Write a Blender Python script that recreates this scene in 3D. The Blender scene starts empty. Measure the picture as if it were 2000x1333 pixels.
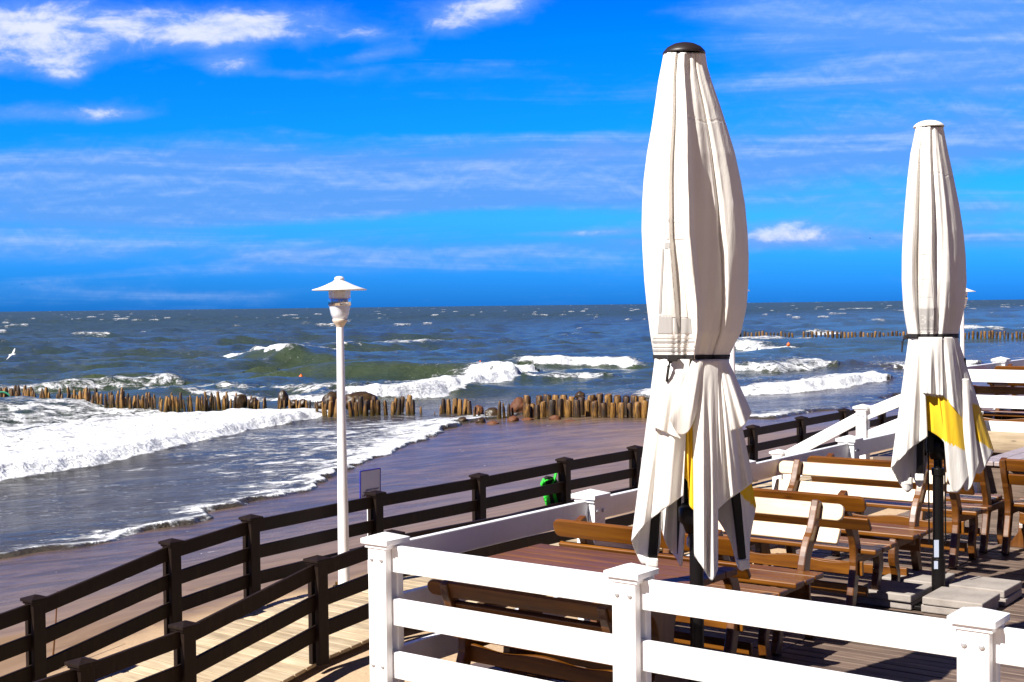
import bpy, bmesh, math, random
import numpy as np
from mathutils import Vector, Matrix, Euler
random.seed(7)
rng = np.random.RandomState(5)
C = bpy.context.scene.collection
scene = bpy.context.scene
R = math.radians

# ------------------------------------------------------------------ camera
F = 2600.0                      # focal length in photo pixels (2000 wide)
cam_d = bpy.data.cameras.new('camera')
cam = bpy.data.objects.new('camera', cam_d); C.objects.link(cam)
cam_d.sensor_width = 36.0
cam_d.lens = F * 36.0 / 2000.0
cam_d.clip_start = 0.1; cam_d.clip_end = 60000
CM = Matrix.Rotation(R(90 - 1.53), 3, 'X') @ Matrix.Rotation(R(-0.69), 3, 'Z')
cam.matrix_world = CM.to_4x4()
scene.camera = cam

A = Vector((0.795, -0.607, 0)); B = Vector((0.607, 0.795, 0)); Z = Vector((0, 0, 1))
ROT = math.atan2(A.y, A.x)
FLOOR, WALK, SEA, UP = -2.10, -3.13, -5.0, -1.62

def P(a, b, z=0.0): return A * a + B * b + Z * z
def ray(px, py): return CM @ Vector(((px - 1000) / F, -(py - 666.5) / F, -1.0))
def at(px, py, z):
    d = ray(px, py); return d * (z / d.z)
def at_a(px, py, a):
    d = ray(px, py); return d * (a / d.dot(A))
def at_y(px, py, y):
    d = ray(px, py); return d * (y / d.y)
def ab(p): return p.dot(A), p.dot(B)

# ------------------------------------------------------------------ object helpers
def link(name, me, mat=None, parent=None, loc=None):
    o = bpy.data.objects.new(name, me); C.objects.link(o)
    if mat is not None:
        for m in (mat if isinstance(mat, (list, tuple)) else [mat]): me.materials.append(m)
    if parent is not None: o.parent = parent
    if loc is not None: o.location = loc
    return o
def tag(o, label=None, cat=None, group=None, kind=None):
    if label: o['label'] = label
    if cat: o['category'] = cat
    if group: o['group'] = group
    if kind: o['kind'] = kind
    return o
def thing(name, label, cat, loc=(0, 0, 0), rz=0.0, group=None):
    o = bpy.data.objects.new(name, None); C.objects.link(o)
    o.location = loc; o.rotation_euler = (0, 0, rz); o.empty_display_size = 0.2
    return tag(o, label, cat, group)
def copy_tree(o, parent=None):
    c = o.copy(); C.objects.link(c)
    if parent is not None: c.parent = parent
    for ch in list(o.children): copy_tree(ch, c)
    return c

class MB:
    def __init__(s): s.v = []; s.f = []; s.m = []
    def add(s, vs, fs, mi=0):
        n = len(s.v); s.v += [tuple(v) for v in vs]
        s.f += [tuple(i + n for i in f) for f in fs]; s.m += [mi] * len(fs)
    def box(s, c, size, ax=None, mi=0):
        X, Y, W = ax if ax else (Vector((1,0,0)), Vector((0,1,0)), Z)
        c = Vector(c); hx, hy, hz = [q / 2 for q in size]
        vs = [c + X*(i*hx) + Y*(j*hy) + W*(k*hz) for k in (-1,1) for j in (-1,1) for i in (-1,1)]
        s.add(vs, [(0,2,3,1),(4,5,7,6),(0,1,5,4),(2,6,7,3),(0,4,6,2),(1,3,7,5)], mi)
    def prism(s, poly, ax, depth, mi=0):
        """poly: list of (u,v); ax=(origin,U,V,W); extruded from -depth/2 to depth/2 along W"""
        o, U, V, W = ax; n = len(poly)
        a = [o + U*u + V*v - W*(depth/2) for u, v in poly]
        b = [o + U*u + V*v + W*(depth/2) for u, v in poly]
        s.add(a + b, [tuple(range(n-1, -1, -1)), tuple(range(n, 2*n))] +
              [(i, (i+1) % n, n + (i+1) % n, n + i) for i in range(n)], mi)
    def tube(s, pts, rad, n=10, mi=0, cap=True):
        pts = [Vector(p) for p in pts]
        if not isinstance(rad, (list, tuple)): rad = [rad] * len(pts)
        vs = []; fs = []
        for i, p in enumerate(pts):
            t = (pts[min(i+1, len(pts)-1)] - pts[max(i-1, 0)]).normalized()
            ref = Vector((0,0,1)) if abs(t.z) < 0.9 else Vector((1,0,0))
            u = t.cross(ref).normalized(); w = t.cross(u)
            for k in range(n):
                a = 2*math.pi*k/n; vs.append(p + (u*math.cos(a) + w*math.sin(a))*rad[i])
        for i in range(len(pts)-1):
            for k in range(n):
                a = i*n + k; b = i*n + (k+1) % n; fs.append((a, b, b+n, a+n))
        if cap:
            fs.append(tuple(range(n-1, -1, -1))); e = (len(pts)-1)*n; fs.append(tuple(range(e, e+n)))
        s.add(vs, fs, mi)
    def lathe(s, prof, c=(0,0,0), n=32, mi=0):
        c = Vector(c); vs = []; fs = []
        for r, z in prof:
            for k in range(n):
                a = 2*math.pi*k/n; vs.append(c + Vector((r*math.cos(a), r*math.sin(a), z)))
        for i in range(len(prof)-1):
            for k in range(n):
                a = i*n+k; b = i*n+(k+1) % n; fs.append((a, b, b+n, a+n))
        s.add(vs, fs, mi)
    def grid(s, pts, mi=0, mfun=None):
        """pts[row][col]"""
        r = len(pts); c = len(pts[0]); n = len(s.v)
        for row in pts: s.v += [tuple(p) for p in row]
        for i in range(r-1):
            for j in range(c-1):
                s.f.append((n+i*c+j, n+i*c+j+1, n+(i+1)*c+j+1, n+(i+1)*c+j))
                s.m.append(mfun(i, j) if mfun else mi)
    def build(s, name, mat, parent=None, origin=None, smooth=False, bevel=0.0, seg=2, loc=None, solid=0.0):
        me = bpy.data.meshes.new(name)
        v = s.v if origin is None else [tuple(Vector(p) - Vector(origin)) for p in s.v]
        me.from_pydata(v, [], s.f)
        o = link(name, me, mat, parent, loc)
        me.polygons.foreach_set('material_index', s.m)
        if smooth: me.polygons.foreach_set('use_smooth', [True]*len(s.f))
        me.validate(); me.update()
        if solid:
            md = o.modifiers.new('solid', 'SOLIDIFY'); md.thickness = solid; md.offset = 0
        if bevel:
            md = o.modifiers.new('bevel', 'BEVEL'); md.width = bevel; md.segments = seg; md.limit_method = 'ANGLE'; md.angle_limit = R(35)
        return o

# ------------------------------------------------------------------ materials
class NT:
    def __init__(s, tree): s.t = tree; s.n = tree.nodes; s.l = tree.links
    def new(s, typ, **kw):
        n = s.n.new(typ)
        for k, v in kw.items(): setattr(n, k, v)
        return n
    def put(s, sock, v):
        if isinstance(v, bpy.types.NodeSocket): s.l.new(v, sock)
        elif v is not None: sock.default_value = v
    def math(s, op, a, b=None, c=None, clamp=False):
        n = s.new('ShaderNodeMath', operation=op, use_clamp=clamp)
        s.put(n.inputs[0], a)
        if b is not None: s.put(n.inputs[1], b)
        if c is not None: s.put(n.inputs[2], c)
        return n.outputs[0]
    def mix(s, f, a, b):
        n = s.new('ShaderNodeMix', data_type='RGBA')
        s.put(n.inputs[0], f); s.put(n.inputs[6], a); s.put(n.inputs[7], b); return n.outputs[2]
    def mixf(s, f, a, b):
        n = s.new('ShaderNodeMix', data_type='FLOAT')
        s.put(n.inputs[0], f); s.put(n.inputs[2], a); s.put(n.inputs[3], b); return n.outputs[0]
    def aniso(s, vec, ang, scale):
        return s.mapping(s.mapping(vec, (1,1,1), (0, 0, R(ang))), scale)
    def noise(s, vec, scale, detail=4, rough=0.55, dist=0.0):
        n = s.new('ShaderNodeTexNoise'); s.put(n.inputs['Vector'], vec)
        n.inputs['Scale'].default_value = scale; n.inputs['Detail'].default_value = detail
        n.inputs['Roughness'].default_value = rough; n.inputs['Distortion'].default_value = dist
        return n.outputs[0]
    def mapping(s, vec, scale=(1,1,1), rot=(0,0,0), loc=(0,0,0)):
        n = s.new('ShaderNodeMapping'); s.put(n.inputs[0], vec)
        n.inputs['Scale'].default_value = scale; n.inputs['Rotation'].default_value = rot; n.inputs['Location'].default_value = loc
        return n.outputs[0]
    def ramp(s, f, stops):
        n = s.new('ShaderNodeValToRGB'); s.put(n.inputs[0], f); e = n.color_ramp.elements
        while len(e) < len(stops): e.new(0.5)
        for el, (p, c) in zip(e, stops): el.position = p; el.color = c if len(c) == 4 else (*c, 1)
        return n.outputs[0]
    def smooth(s, v, lo, hi):
        n = s.new('ShaderNodeMapRange', interpolation_type='SMOOTHSTEP')
        s.put(n.inputs[0], v); s.put(n.inputs[1], lo); s.put(n.inputs[2], hi); return n.outputs[0]
    def bump(s, h, strength=0.3, dist=0.01, normal=None):
        n = s.new('ShaderNodeBump'); s.put(n.inputs['Height'], h)
        n.inputs['Strength'].default_value = strength; n.inputs['Distance'].default_value = dist
        if normal is not None: s.put(n.inputs['Normal'], normal)
        return n.outputs[0]
    def attr(s, name): return s.new('ShaderNodeAttribute', attribute_name=name).outputs['Fac']
    def obj(s): return s.new('ShaderNodeTexCoord').outputs['Object']
    def pos(s): return s.new('ShaderNodeNewGeometry').outputs['Position']
    def island(s): return s.new('ShaderNodeNewGeometry').outputs['Random Per Island']

def mat(name, rough=0.5, base=(0.5,0.5,0.5), **kw):
    m = bpy.data.materials.new(name); m.use_nodes = True
    nt = NT(m.node_tree); b = nt.n['Principled BSDF']
    b.inputs['Base Color'].default_value = (*base, 1); b.inputs['Roughness'].default_value = rough
    for k, v in kw.items(): b.inputs[k].default_value = v
    return m, nt, b

def m_paint(name, base, dirt, rough=0.4, amount=0.35, spec=0.5):
    m, nt, b = mat(name, rough, base)
    b.inputs['Specular IOR Level'].default_value = spec
    p = nt.pos()
    n1 = nt.noise(p, 3.0, 6, 0.65); n2 = nt.noise(nt.mapping(p, (9, 9, 1.2)), 3.0, 5, 0.6)
    f = nt.math('MULTIPLY', nt.smooth(nt.math('ADD', n1, nt.math('MULTIPLY', n2, 0.6)), 0.75, 1.1), amount)
    nt.put(b.inputs['Base Color'], nt.mix(f, (*base, 1), (*dirt, 1)))
    nt.put(b.inputs['Roughness'], nt.mixf(n1, rough - 0.08, rough + 0.15))
    nt.put(b.inputs['Normal'], nt.bump(n2, 0.12, 0.004))
    return m

def m_wood(name, cols, rough=0.3, coat=0.5, axis=0, scale=1.0, rnd=0.25, bump=0.15):
    """grain runs along the object's local axis"""
    m, nt, b = mat(name, rough)
    sc = [14.0, 14.0, 14.0]; sc[axis] = 1.1
    p = nt.obj(); isl = nt.island()
    off = nt.new('ShaderNodeVectorMath', operation='ADD'); nt.put(off.inputs[0], p)
    cx = nt.new('ShaderNodeCombineXYZ'); 
    for i in range(3): nt.put(cx.inputs[i], nt.math('MULTIPLY', isl, 17.3 + 5*i))
    nt.put(off.inputs[1], cx.outputs[0])
    v = nt.mapping(off.outputs[0], [q*scale for q in sc])
    g = nt.noise(v, 1.6, 7, 0.62, 0.8)
    g2 = nt.noise(off.outputs[0], 2.2*scale, 3, 0.5)
    vo = nt.new('ShaderNodeTexVoronoi'); nt.put(vo.inputs['Vector'], nt.mapping(off.outputs[0], [3.0 if i == axis else 9.0 for i in range(3)]))
    vo.inputs['Scale'].default_value = 1.0
    knot = nt.smooth(vo.outputs['Distance'], 0.13, 0.02)
    f = nt.math('ADD', nt.math('MULTIPLY', g, 0.75), nt.math('MULTIPLY', g2, 0.3))
    col = nt.ramp(f, [(0.30, cols[0]), (0.52, cols[1]), (0.72, cols[2])])
    col = nt.mix(nt.math('MULTIPLY', knot, 0.6), col, (*[c*0.35 for c in cols[0]], 1))
    hsv = nt.new('ShaderNodeHueSaturation'); nt.put(hsv.inputs['Color'], col)
    nt.put(hsv.inputs['Value'], nt.math('ADD', nt.math('MULTIPLY', isl, rnd), 1 - rnd/2))
    nt.put(b.inputs['Base Color'], hsv.outputs[0])
    nt.put(b.inputs['Roughness'], nt.mixf(g2, max(rough-0.08, 0.05), rough+0.12))
    nt.put(b.inputs['Normal'], nt.bump(g, bump, 0.003))
    b.inputs['Coat Weight'].default_value = coat; b.inputs['Coat Roughness'].default_value = 0.33; b.inputs['Coat IOR'].default_value = 1.7 if coat > 0.5 else 1.5
    b.inputs['Specular IOR Level'].default_value = 1.0 if coat > 0.7 else 0.3
    return m

M = {}
M['white'] = m_paint('white_paint', (0.80, 0.80, 0.80), (0.50, 0.47, 0.42), 0.38, 0.22)
M['dark'] = m_paint('dark_paint', (0.010, 0.0045, 0.0025), (0.045, 0.028, 0.017), 0.6, 0.35, 0.2)
M['bolt'] = mat('bolt_metal', 0.45, (0.55, 0.55, 0.57), Metallic=0.7)[0]
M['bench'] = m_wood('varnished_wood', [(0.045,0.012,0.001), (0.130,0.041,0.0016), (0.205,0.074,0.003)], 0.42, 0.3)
M['glare'] = m_wood('painted_glare_wood', [(0.24,0.14,0.065), (0.42,0.28,0.145), (0.52,0.38,0.23)], 0.36, 1.0)  # paler slat wood with the sun's glare painted into its colour
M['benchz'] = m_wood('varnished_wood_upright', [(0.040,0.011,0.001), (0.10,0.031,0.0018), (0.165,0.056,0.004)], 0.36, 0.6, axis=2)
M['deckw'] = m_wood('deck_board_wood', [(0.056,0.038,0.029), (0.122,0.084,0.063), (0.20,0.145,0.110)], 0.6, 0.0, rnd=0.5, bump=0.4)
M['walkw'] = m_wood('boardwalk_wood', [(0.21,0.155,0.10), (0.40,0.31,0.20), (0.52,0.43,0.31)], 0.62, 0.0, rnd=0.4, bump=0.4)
M['tablew'] = m_wood('table_top_wood', [(0.06,0.021,0.004), (0.135,0.050,0.008), (0.20,0.080,0.013)], 0.45, 0.0)
M['greytable'] = m_wood('weathered_table_wood', [(0.20,0.15,0.14), (0.32,0.26,0.25), (0.42,0.36,0.35)], 0.45, 0.2, axis=1)
M['black'] = mat('black_powder_coat', 0.4, (0.006, 0.005, 0.005), **{'Specular IOR Level': 0.2})[0]
M['strap'] = mat('black_webbing', 0.8, (0.012, 0.010, 0.010))[0]
M['chrome'] = mat('chrome_band', 0.12, (0.75, 0.73, 0.70), Metallic=1.0)[0]
M['lampw'] = m_paint('lamp_white_enamel', (0.78, 0.76, 0.77), (0.45, 0.33, 0.22), 0.35, 0.3)
M['tan'] = m_paint('lamp_collar_enamel', (0.62, 0.52, 0.42), (0.40, 0.28, 0.18), 0.45, 0.4)
M['yellowp'] = m_paint('yellow_paint', (0.75, 0.42, 0.02), (0.3, 0.15, 0.03), 0.5, 0.5)
M['orange'] = mat('orange_plastic', 0.4, (0.80, 0.13, 0.01))[0]
M['green'] = m_paint('green_cloth', (0.02, 0.58, 0.03), (0.012, 0.30, 0.02), 0.6, 0.6)
M['bagblack'] = mat('black_cloth', 0.8, (0.010, 0.012, 0.010))[0]
M['rope'] = m_paint('green_rope', (0.02, 0.25, 0.14), (0.05, 0.1, 0.06), 0.8, 0.5)
M['blue'] = mat('blue_sign_frame', 0.4, (0.02, 0.02, 0.33))[0]
M['signw'] = mat('sign_face', 0.3, (0.80, 0.78, 0.86))[0]
M['ink'] = mat('sign_ink', 0.6, (0.05, 0.05, 0.10))[0]
M['print'] = mat('canopy_print_grey', 0.85, (0.33, 0.315, 0.30))[0]
M['printl'] = mat('canopy_print_pale', 0.85, (0.52, 0.495, 0.46))[0]
M['sticker'] = mat('sticker_paper', 0.4, (0.45, 0.5, 0.62))[0]
M['gull'] = mat('gull_white', 0.7, (0.72, 0.72, 0.74))[0]
M['gullg'] = mat('gull_grey', 0.7, (0.30, 0.31, 0.34))[0]
M['birdd'] = mat('bird_dark', 0.7, (0.03, 0.03, 0.04))[0]

m, nt, b = mat('lamp_glass', 0.12, (0.85, 0.88, 0.95)); b.inputs['Alpha'].default_value = 0.42
M['glass'] = m
def m_fabric(name, base, stain):
    m, nt, b = mat(name, 0.85, base)
    p = nt.obj()
    n1 = nt.noise(nt.mapping(p, (5, 5, 1.0)), 1.6, 5, 0.6); n2 = nt.noise(p, 160, 2, 0.5)
    n3 = nt.noise(nt.mapping(p, (9, 9, 1.6)), 2.2, 4, 0.6, 0.5)
    f = nt.math('MULTIPLY', nt.smooth(n1, 0.48, 0.78), 0.55)
    nt.put(b.inputs['Base Color'], nt.mix(f, (*base, 1), (*stain, 1)))
    n4 = nt.noise(nt.mapping(p, (26, 26, 5)), 1.4, 5, 0.6, 1.2)
    h = nt.math('ADD', nt.math('ADD', n3, nt.math('MULTIPLY', n4, 0.16)), nt.math('MULTIPLY', n2, 0.02))
    zz = nt.new('ShaderNodeSeparateXYZ'); nt.put(zz.inputs[0], p)
    seam = nt.smooth(nt.math('ABSOLUTE', nt.math('SUBTRACT', nt.math('ADD', zz.outputs[2], nt.math('MULTIPLY', n1, 0.12)), 3.02)), 0.009, 0.003)
    h = nt.math('SUBTRACT', h, nt.math('MULTIPLY', seam, 0.5))
    nt.put(b.inputs['Normal'], nt.bump(h, 0.28, 0.018))
    b.inputs['Sheen Weight'].default_value = 0.1
    return m
M['canvas'] = m_fabric('cream_canvas', (0.72, 0.69, 0.64), (0.55, 0.495, 0.42))
M['canvasy'] = m_fabric('yellow_canvas', (0.80, 0.50, 0.008), (0.55, 0.31, 0.01))
def m_stone(name, c0, c1, sc=4, rough=0.75, bump=0.5):
    m, nt, b = mat(name, rough)
    p = nt.obj(); n = nt.noise(p, sc, 8, 0.65); n2 = nt.noise(p, sc*12, 3, 0.6)
    f = nt.math('ADD', nt.math('MULTIPLY', n, 0.8), nt.math('MULTIPLY', n2, 0.2))
    nt.put(b.inputs['Base Color'], nt.ramp(f, [(0.32, c0), (0.68, c1)]))
    nt.put(b.inputs['Normal'], nt.bump(f, bump, 0.02)); return m
M['concrete'] = m_stone('concrete_slab', (0.20,0.175,0.155), (0.36,0.32,0.285), 5, 0.8, 0.3)
M['rockr'] = m_stone('red_granite', (0.045,0.014,0.005), (0.17,0.055,0.016), 2.5, 0.75, 1.0)
M['rockd'] = m_stone('wet_dark_rock', (0.012,0.007,0.003), (0.065,0.034,0.012), 2.5, 0.45, 1.0)
def m_pile(name, c0, c1, c2):
    m, nt, b = mat(name, 0.55)
    p = nt.obj(); rn = nt.new('ShaderNodeObjectInfo').outputs['Random']
    off = nt.new('ShaderNodeVectorMath', operation='ADD'); nt.put(off.inputs[0], p)
    cx = nt.new('ShaderNodeCombineXYZ'); nt.put(cx.inputs[0], nt.math('MULTIPLY', rn, 40.0)); nt.put(off.inputs[1], cx.outputs[0])
    n = nt.noise(nt.mapping(off.outputs[0], (9, 9, 1.0)), 1.5, 6, 0.65)
    z = nt.new('ShaderNodeSeparateXYZ'); nt.put(z.inputs[0], p)
    wet = nt.smooth(nt.math('ADD', z.outputs[2], nt.math('MULTIPLY', n, 0.5)), 0.75, 0.2)
    col = nt.ramp(nt.math('ADD', n, nt.math('MULTIPLY', nt.math('SUBTRACT', rn, 0.5), 0.25)), [(0.37, c0), (0.5, c1), (0.63, c2)])
    nt.put(b.inputs['Base Color'], nt.mix(nt.math('MULTIPLY', wet, 0.6), col, (0.05, 0.04, 0.008, 1)))
    nt.put(b.inputs['Roughness'], nt.mixf(wet, 0.6, 0.3))
    nt.put(b.inputs['Normal'], nt.bump(n, 0.6, 0.03)); return m
M['pile'] = m_pile('weathered_pile', (0.012,0.005,0.0015), (0.075,0.033,0.006), (0.27,0.135,0.026))

# ------------------------------------------------------------------ value noise for meshes
def vnoise(x, y, seed=0):
    xi = np.floor(x).astype(np.int64); yi = np.floor(y).astype(np.int64)
    fx = x - xi; fy = y - yi; fx = fx*fx*(3-2*fx); fy = fy*fy*(3-2*fy)
    def h(a, b):
        n = (a*374761393 + b*668265263 + seed*2147483647) & 0xffffffff
        n = ((n ^ (n >> 13)) * 1274126177) & 0xffffffff
        n = n ^ (n >> 16)
        return (n & 0xffff) / 65535.0
    return (h(xi,yi)*(1-fx) + h(xi+1,yi)*fx)*(1-fy) + (h(xi,yi+1)*(1-fx) + h(xi+1,yi+1)*fx)*fy
def fbm(x, y, oct=4, seed=0):
    s = 0; a = 0.5; t = 0
    for i in range(oct):
        s = s + a*vnoise(x*2**i + 13.7*i, y*2**i + 7.1*i, seed+i); t += a; a *= 0.55
    return s/t
def sstep(v, lo, hi):
    t = np.clip((v-lo)/(hi-lo), 0, 1); return t*t*(3-2*t)

def polydist(x, y, pts):
    """signed distance (positive to the LEFT of the running direction) and distance past the ends"""
    best = np.full(x.shape, 1e9); sd = np.zeros(x.shape); over = np.zeros(x.shape)
    n = len(pts)
    for i in range(n-1):
        ax, ay = pts[i]; bx, by = pts[i+1]
        dx, dy = bx-ax, by-ay; L = math.hypot(dx, dy)
        tr = ((x-ax)*dx + (y-ay)*dy) / (L*L); t = np.clip(tr, 0, 1)
        ox, oy = x-(ax+t*dx), y-(ay+t*dy); d = np.hypot(ox, oy)
        s = np.where(dx*(y-ay) - dy*(x-ax) >= 0, 1.0, -1.0)
        ov = np.zeros(x.shape)
        if i == 0: ov = np.where(tr < 0, -tr*L, ov)
        if i == n-2: ov = np.where(tr > 1, (tr-1)*L, ov)
        k = d < best; best = np.where(k, d, best); sd = np.where(k, d*s, sd); over = np.where(k, ov, over)
    return sd, over

SHORE = [(-22, 4), (-10.3, 26.7), (-7.7, 30.9), (-5.3, 38.5), (-2.15, 56), (0.2, 60.5), (5, 62), (8.5, 58), (11, 56.5), (16, 63), (30, 85), (80, 160), (600, 900)]

# ------------------------------------------------------------------ sea
def seapx(l): return [tuple(at(px, py, SEA))[:2] for px, py in l]
# front line (running left to right in the photo), crest height, foam depth, box-like power, strength
ROLL = [
    ([(-250, 1015), (0, 938), (130, 917), (250, 900), (400, 862), (520, 828), (640, 806)], 0.32, 20.0, 7, 1.02, 14.0, 0.27),
    ([(700, 778), (780, 774), (870, 766), (950, 752), (1040, 735)], 0.62, 8.5, 2.2, 1.0),
    ([(1055, 723), (1120, 721), (1205, 722)], 0.55, 7.0, 2.2, 1.0),
    ([(1040, 742), (1100, 742), (1170, 738)], 0.3, 5.0, 2, 0.72),
    ([(438, 709), (485, 711), (528, 712)], 0.6, 6.0, 2.2, 0.93),
    ([(1300, 778), (1440, 774), (1530, 768), (1640, 756), (1728, 742)], 0.5, 11.0, 2.2, 1.0),
    ([(1405, 722), (1520, 722), (1620, 714)], 0.5, 9.0, 2, 0.75),
    ([(1440, 676), (1470, 679), (1520, 678)], 0.55, 12.0, 2.0, 0.9),
    ([(1585, 652), (1612, 653), (1645, 651)], 0.7, 14.0, 2.0, 0.9),
    ([(1780, 720), (1840, 722), (1905, 712)], 0.5, 14.0, 2.5, 0.98),
    ([(1875, 640), (1950, 644), (2060, 648)], 0.5, 16.0, 2, 0.85),
    ([(1650, 604), (1690, 604), (1710, 603)], 0.6, 40.0, 2, 0.8),
    ([(-30, 768), (80, 762), (200, 757), (330, 752)], 0.5, 11.0, 2, 0.68),
    ([(250, 768), (420, 764), (640, 770)], 0.2, 6.0, 2, 0.6),
    ([(380, 777), (600, 783), (660, 786)], 0.2, 5.0, 2, 0.8),
    ([(620, 694), (640, 692), (655, 691)], 0.6, 6.0, 2, 0.85),
]
GREEN = [([(400, 712), (560, 714), (700, 716)], 0.9), ([(600, 745), (760, 744), (900, 742)], 0.9),
         ([(240, 738), (330, 737), (450, 734)], 0.8)]
def sea_field(x, y):
    sS, _ = polydist(x, y, SHORE)
    off = sS                                            # positive = seaward
    depth = sstep(off, 1.0, 30.0)
    d0 = math.atan2(-0.80, 0.60)
    z = np.zeros(x.shape); crest = np.zeros(x.shape)
    dist = np.hypot(x, y)
    warp = (fbm(x/38, y/38, 3, 3)-0.5)*16
    for wl, am, da, sd in ((34, .40, .06, 1), (21, .28, -.22, 2), (12.5, .20, .30, 3), (7.6, .135, -.42, 4), (4.6, .085, .5, 5), (2.8, .05, -.12, 6), (1.7, .028, .75, 7)):
        a = d0 + da
        k = 2*math.pi/wl
        ph = k*(x*math.cos(a) + y*math.sin(a) + warp*(wl/20.0)**0.4) + sd*2.1
        env = 0.35 + 1.2*fbm(x/(wl*1.6)+sd*9, y/(wl*1.6), 2, 20+sd)**1.3
        s = np.sin(ph); w = 1.0 - np.sqrt(np.clip(1 - np.clip((s+1)/2, 0, 1)**1.0, 0, 1)); w = 0.55*w*2 - 0.45 + 0.3*s
        fade = 1.0/(1.0 + (dist/(wl*110))**2)
        z += am*w*env*fade; crest += am*w*env
    amp = 0.12 + 0.88*depth
    z *= amp*(1.15 + 0.45*sstep(off, 30, 90))
    patch = fbm(x/16, y/24, 3, 77)
    foam = 0.36*sstep(crest*amp + (patch-0.5)*0.7, 0.34, 0.72)*sstep(patch, 0.42, 0.62) + 0.34*sstep(crest*amp + (patch-0.5)*0.5, 0.46, 0.62)*sstep(patch, 0.45, 0.6)
    foam = np.maximum(foam, 0.22 + 0.10*(patch-0.5))
    near = sstep(off, 30, 10)
    foam = np.maximum(foam, near*(0.35 + 0.16*(fbm(x/5, y/9, 3, 31)-0.5)))
    lump = fbm(x/1.1, y/1.6, 4, 11); lump2 = fbm(x/3.2, y/4.5, 3, 12)
    for pl, H, wb, pw, st, *ex in ROLL:
        tail, dec = ex if ex else (3.2, 0.55)
        pts = seapx(pl)
        sd, ov = polydist(x, y, pts)
        sc = math.hypot(*pts[len(pts)//2])/60.0
        sd = sd + (lump2-0.5)*1.6*sc + (lump-0.5)*0.5
        end = np.exp(-(ov/(1.5*sc))**2)
        t = np.maximum(sd, 0)
        prof = sstep(sd, -0.55, 0.0)*np.exp(-(t/wb)**pw)
        f = st*prof*end*(1.0 - dec*sstep(t/wb, 0.04, 0.62))
        foam = np.maximum(foam, f)
        hz = H*sstep(sd, -0.25, 0.8*max(sc, .8))*np.exp(-np.maximum(sd-0.8, 0)/(tail*max(sc, .8)))*end
        z = z + hz*(0.72 + 0.56*lump2) + prof*end*((lump-0.5)*0.34 + (fbm(x/0.45, y/0.7, 2, 15)-0.5)*0.07)*min(1, sc*1.2)
    for pl, H in GREEN:
        sd, ov = polydist(x, y, seapx(pl)); end = np.exp(-(ov/5)**2)
        z = z + H*sstep(sd, -0.8, 2.2)*np.exp(-np.maximum(sd-2.2, 0)/5.0)*end
    # shoreline wash
    e = off + (fbm(x/3.0, y/3.0, 3, 41)-0.5)*2.2 + (fbm(x/0.8, y/0.8, 2, 42)-0.5)*0.5
    main = sstep(y, 64, 55) + 0.45*sstep(y, 55, 64)
    w = np.clip(0.5 + 3.2*sstep(y, 32, 55), 0.5, 4)
    wash = sstep(e, 0.0, 0.25)*np.exp(-(np.maximum(e, 0)/(1.3*w))**1.2)*main
    lace = sstep(e, 0.0, 0.25)*np.exp(-(np.maximum(e, 0)/(4.5*w))**1.6)*0.64*main
    foam = np.maximum(foam, np.maximum(wash*0.98, lace))
    z = z + wash*(0.09 + 0.12*(lump-0.3))
    z = np.where(e < 0.0, -0.35*sstep(-e, 0.0, 0.4), z)
    return SEA + z, foam, off

def build_sea():
    f1 = 1331.0
    inv = np.concatenate([np.linspace(1/19.5, 1/560, 760), np.linspace(1/560, 1/40000, 90)[1:]])
    ys = 1/inv; us = np.linspace(-0.56, 0.60, 980)
    Y, U = np.meshgrid(ys, us, indexing='ij'); X = Y*U
    Zz, foam, off = sea_field(X, Y)
    far = sstep(Y, 900, 3500); Zz = Zz*(1-far) + SEA*far
    nr, nc = X.shape
    co = np.stack([X, Y, Zz], -1).reshape(-1, 3).astype(np.float32)
    idx = np.arange(nr*nc).reshape(nr, nc)
    q = np.stack([idx[:-1, :-1], idx[:-1, 1:], idx[1:, 1:], idx[1:, :-1]], -1).reshape(-1, 4)
    keep = (off[:-1, :-1] > -4).reshape(-1); q = q[keep]
    me = bpy.data.meshes.new('sea_water')
    me.vertices.add(len(co)); me.vertices.foreach_set('co', co.ravel())
    me.loops.add(len(q)*4); me.loops.foreach_set('vertex_index', q.ravel().astype(np.int32))
    me.polygons.add(len(q)); me.polygons.foreach_set('loop_start', np.arange(0, len(q)*4, 4, dtype=np.int32))
    me.polygons.foreach_set('loop_total', np.full(len(q), 4, np.int32)) if False else None
    me.polygons.foreach_set('use_smooth', np.ones(len(q), bool))
    me.update(calc_edges=True); me.validate()
    a = me.attributes.new('foam', 'FLOAT', 'POINT'); a.data.foreach_set('value', foam.ravel().astype(np.float32))
    a = me.attributes.new('offshore', 'FLOAT', 'POINT'); a.data.foreach_set('value', off.ravel().astype(np.float32))
    o = link('sea_water', me, M['sea']); o['kind'] = 'structure'
    return o

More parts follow.
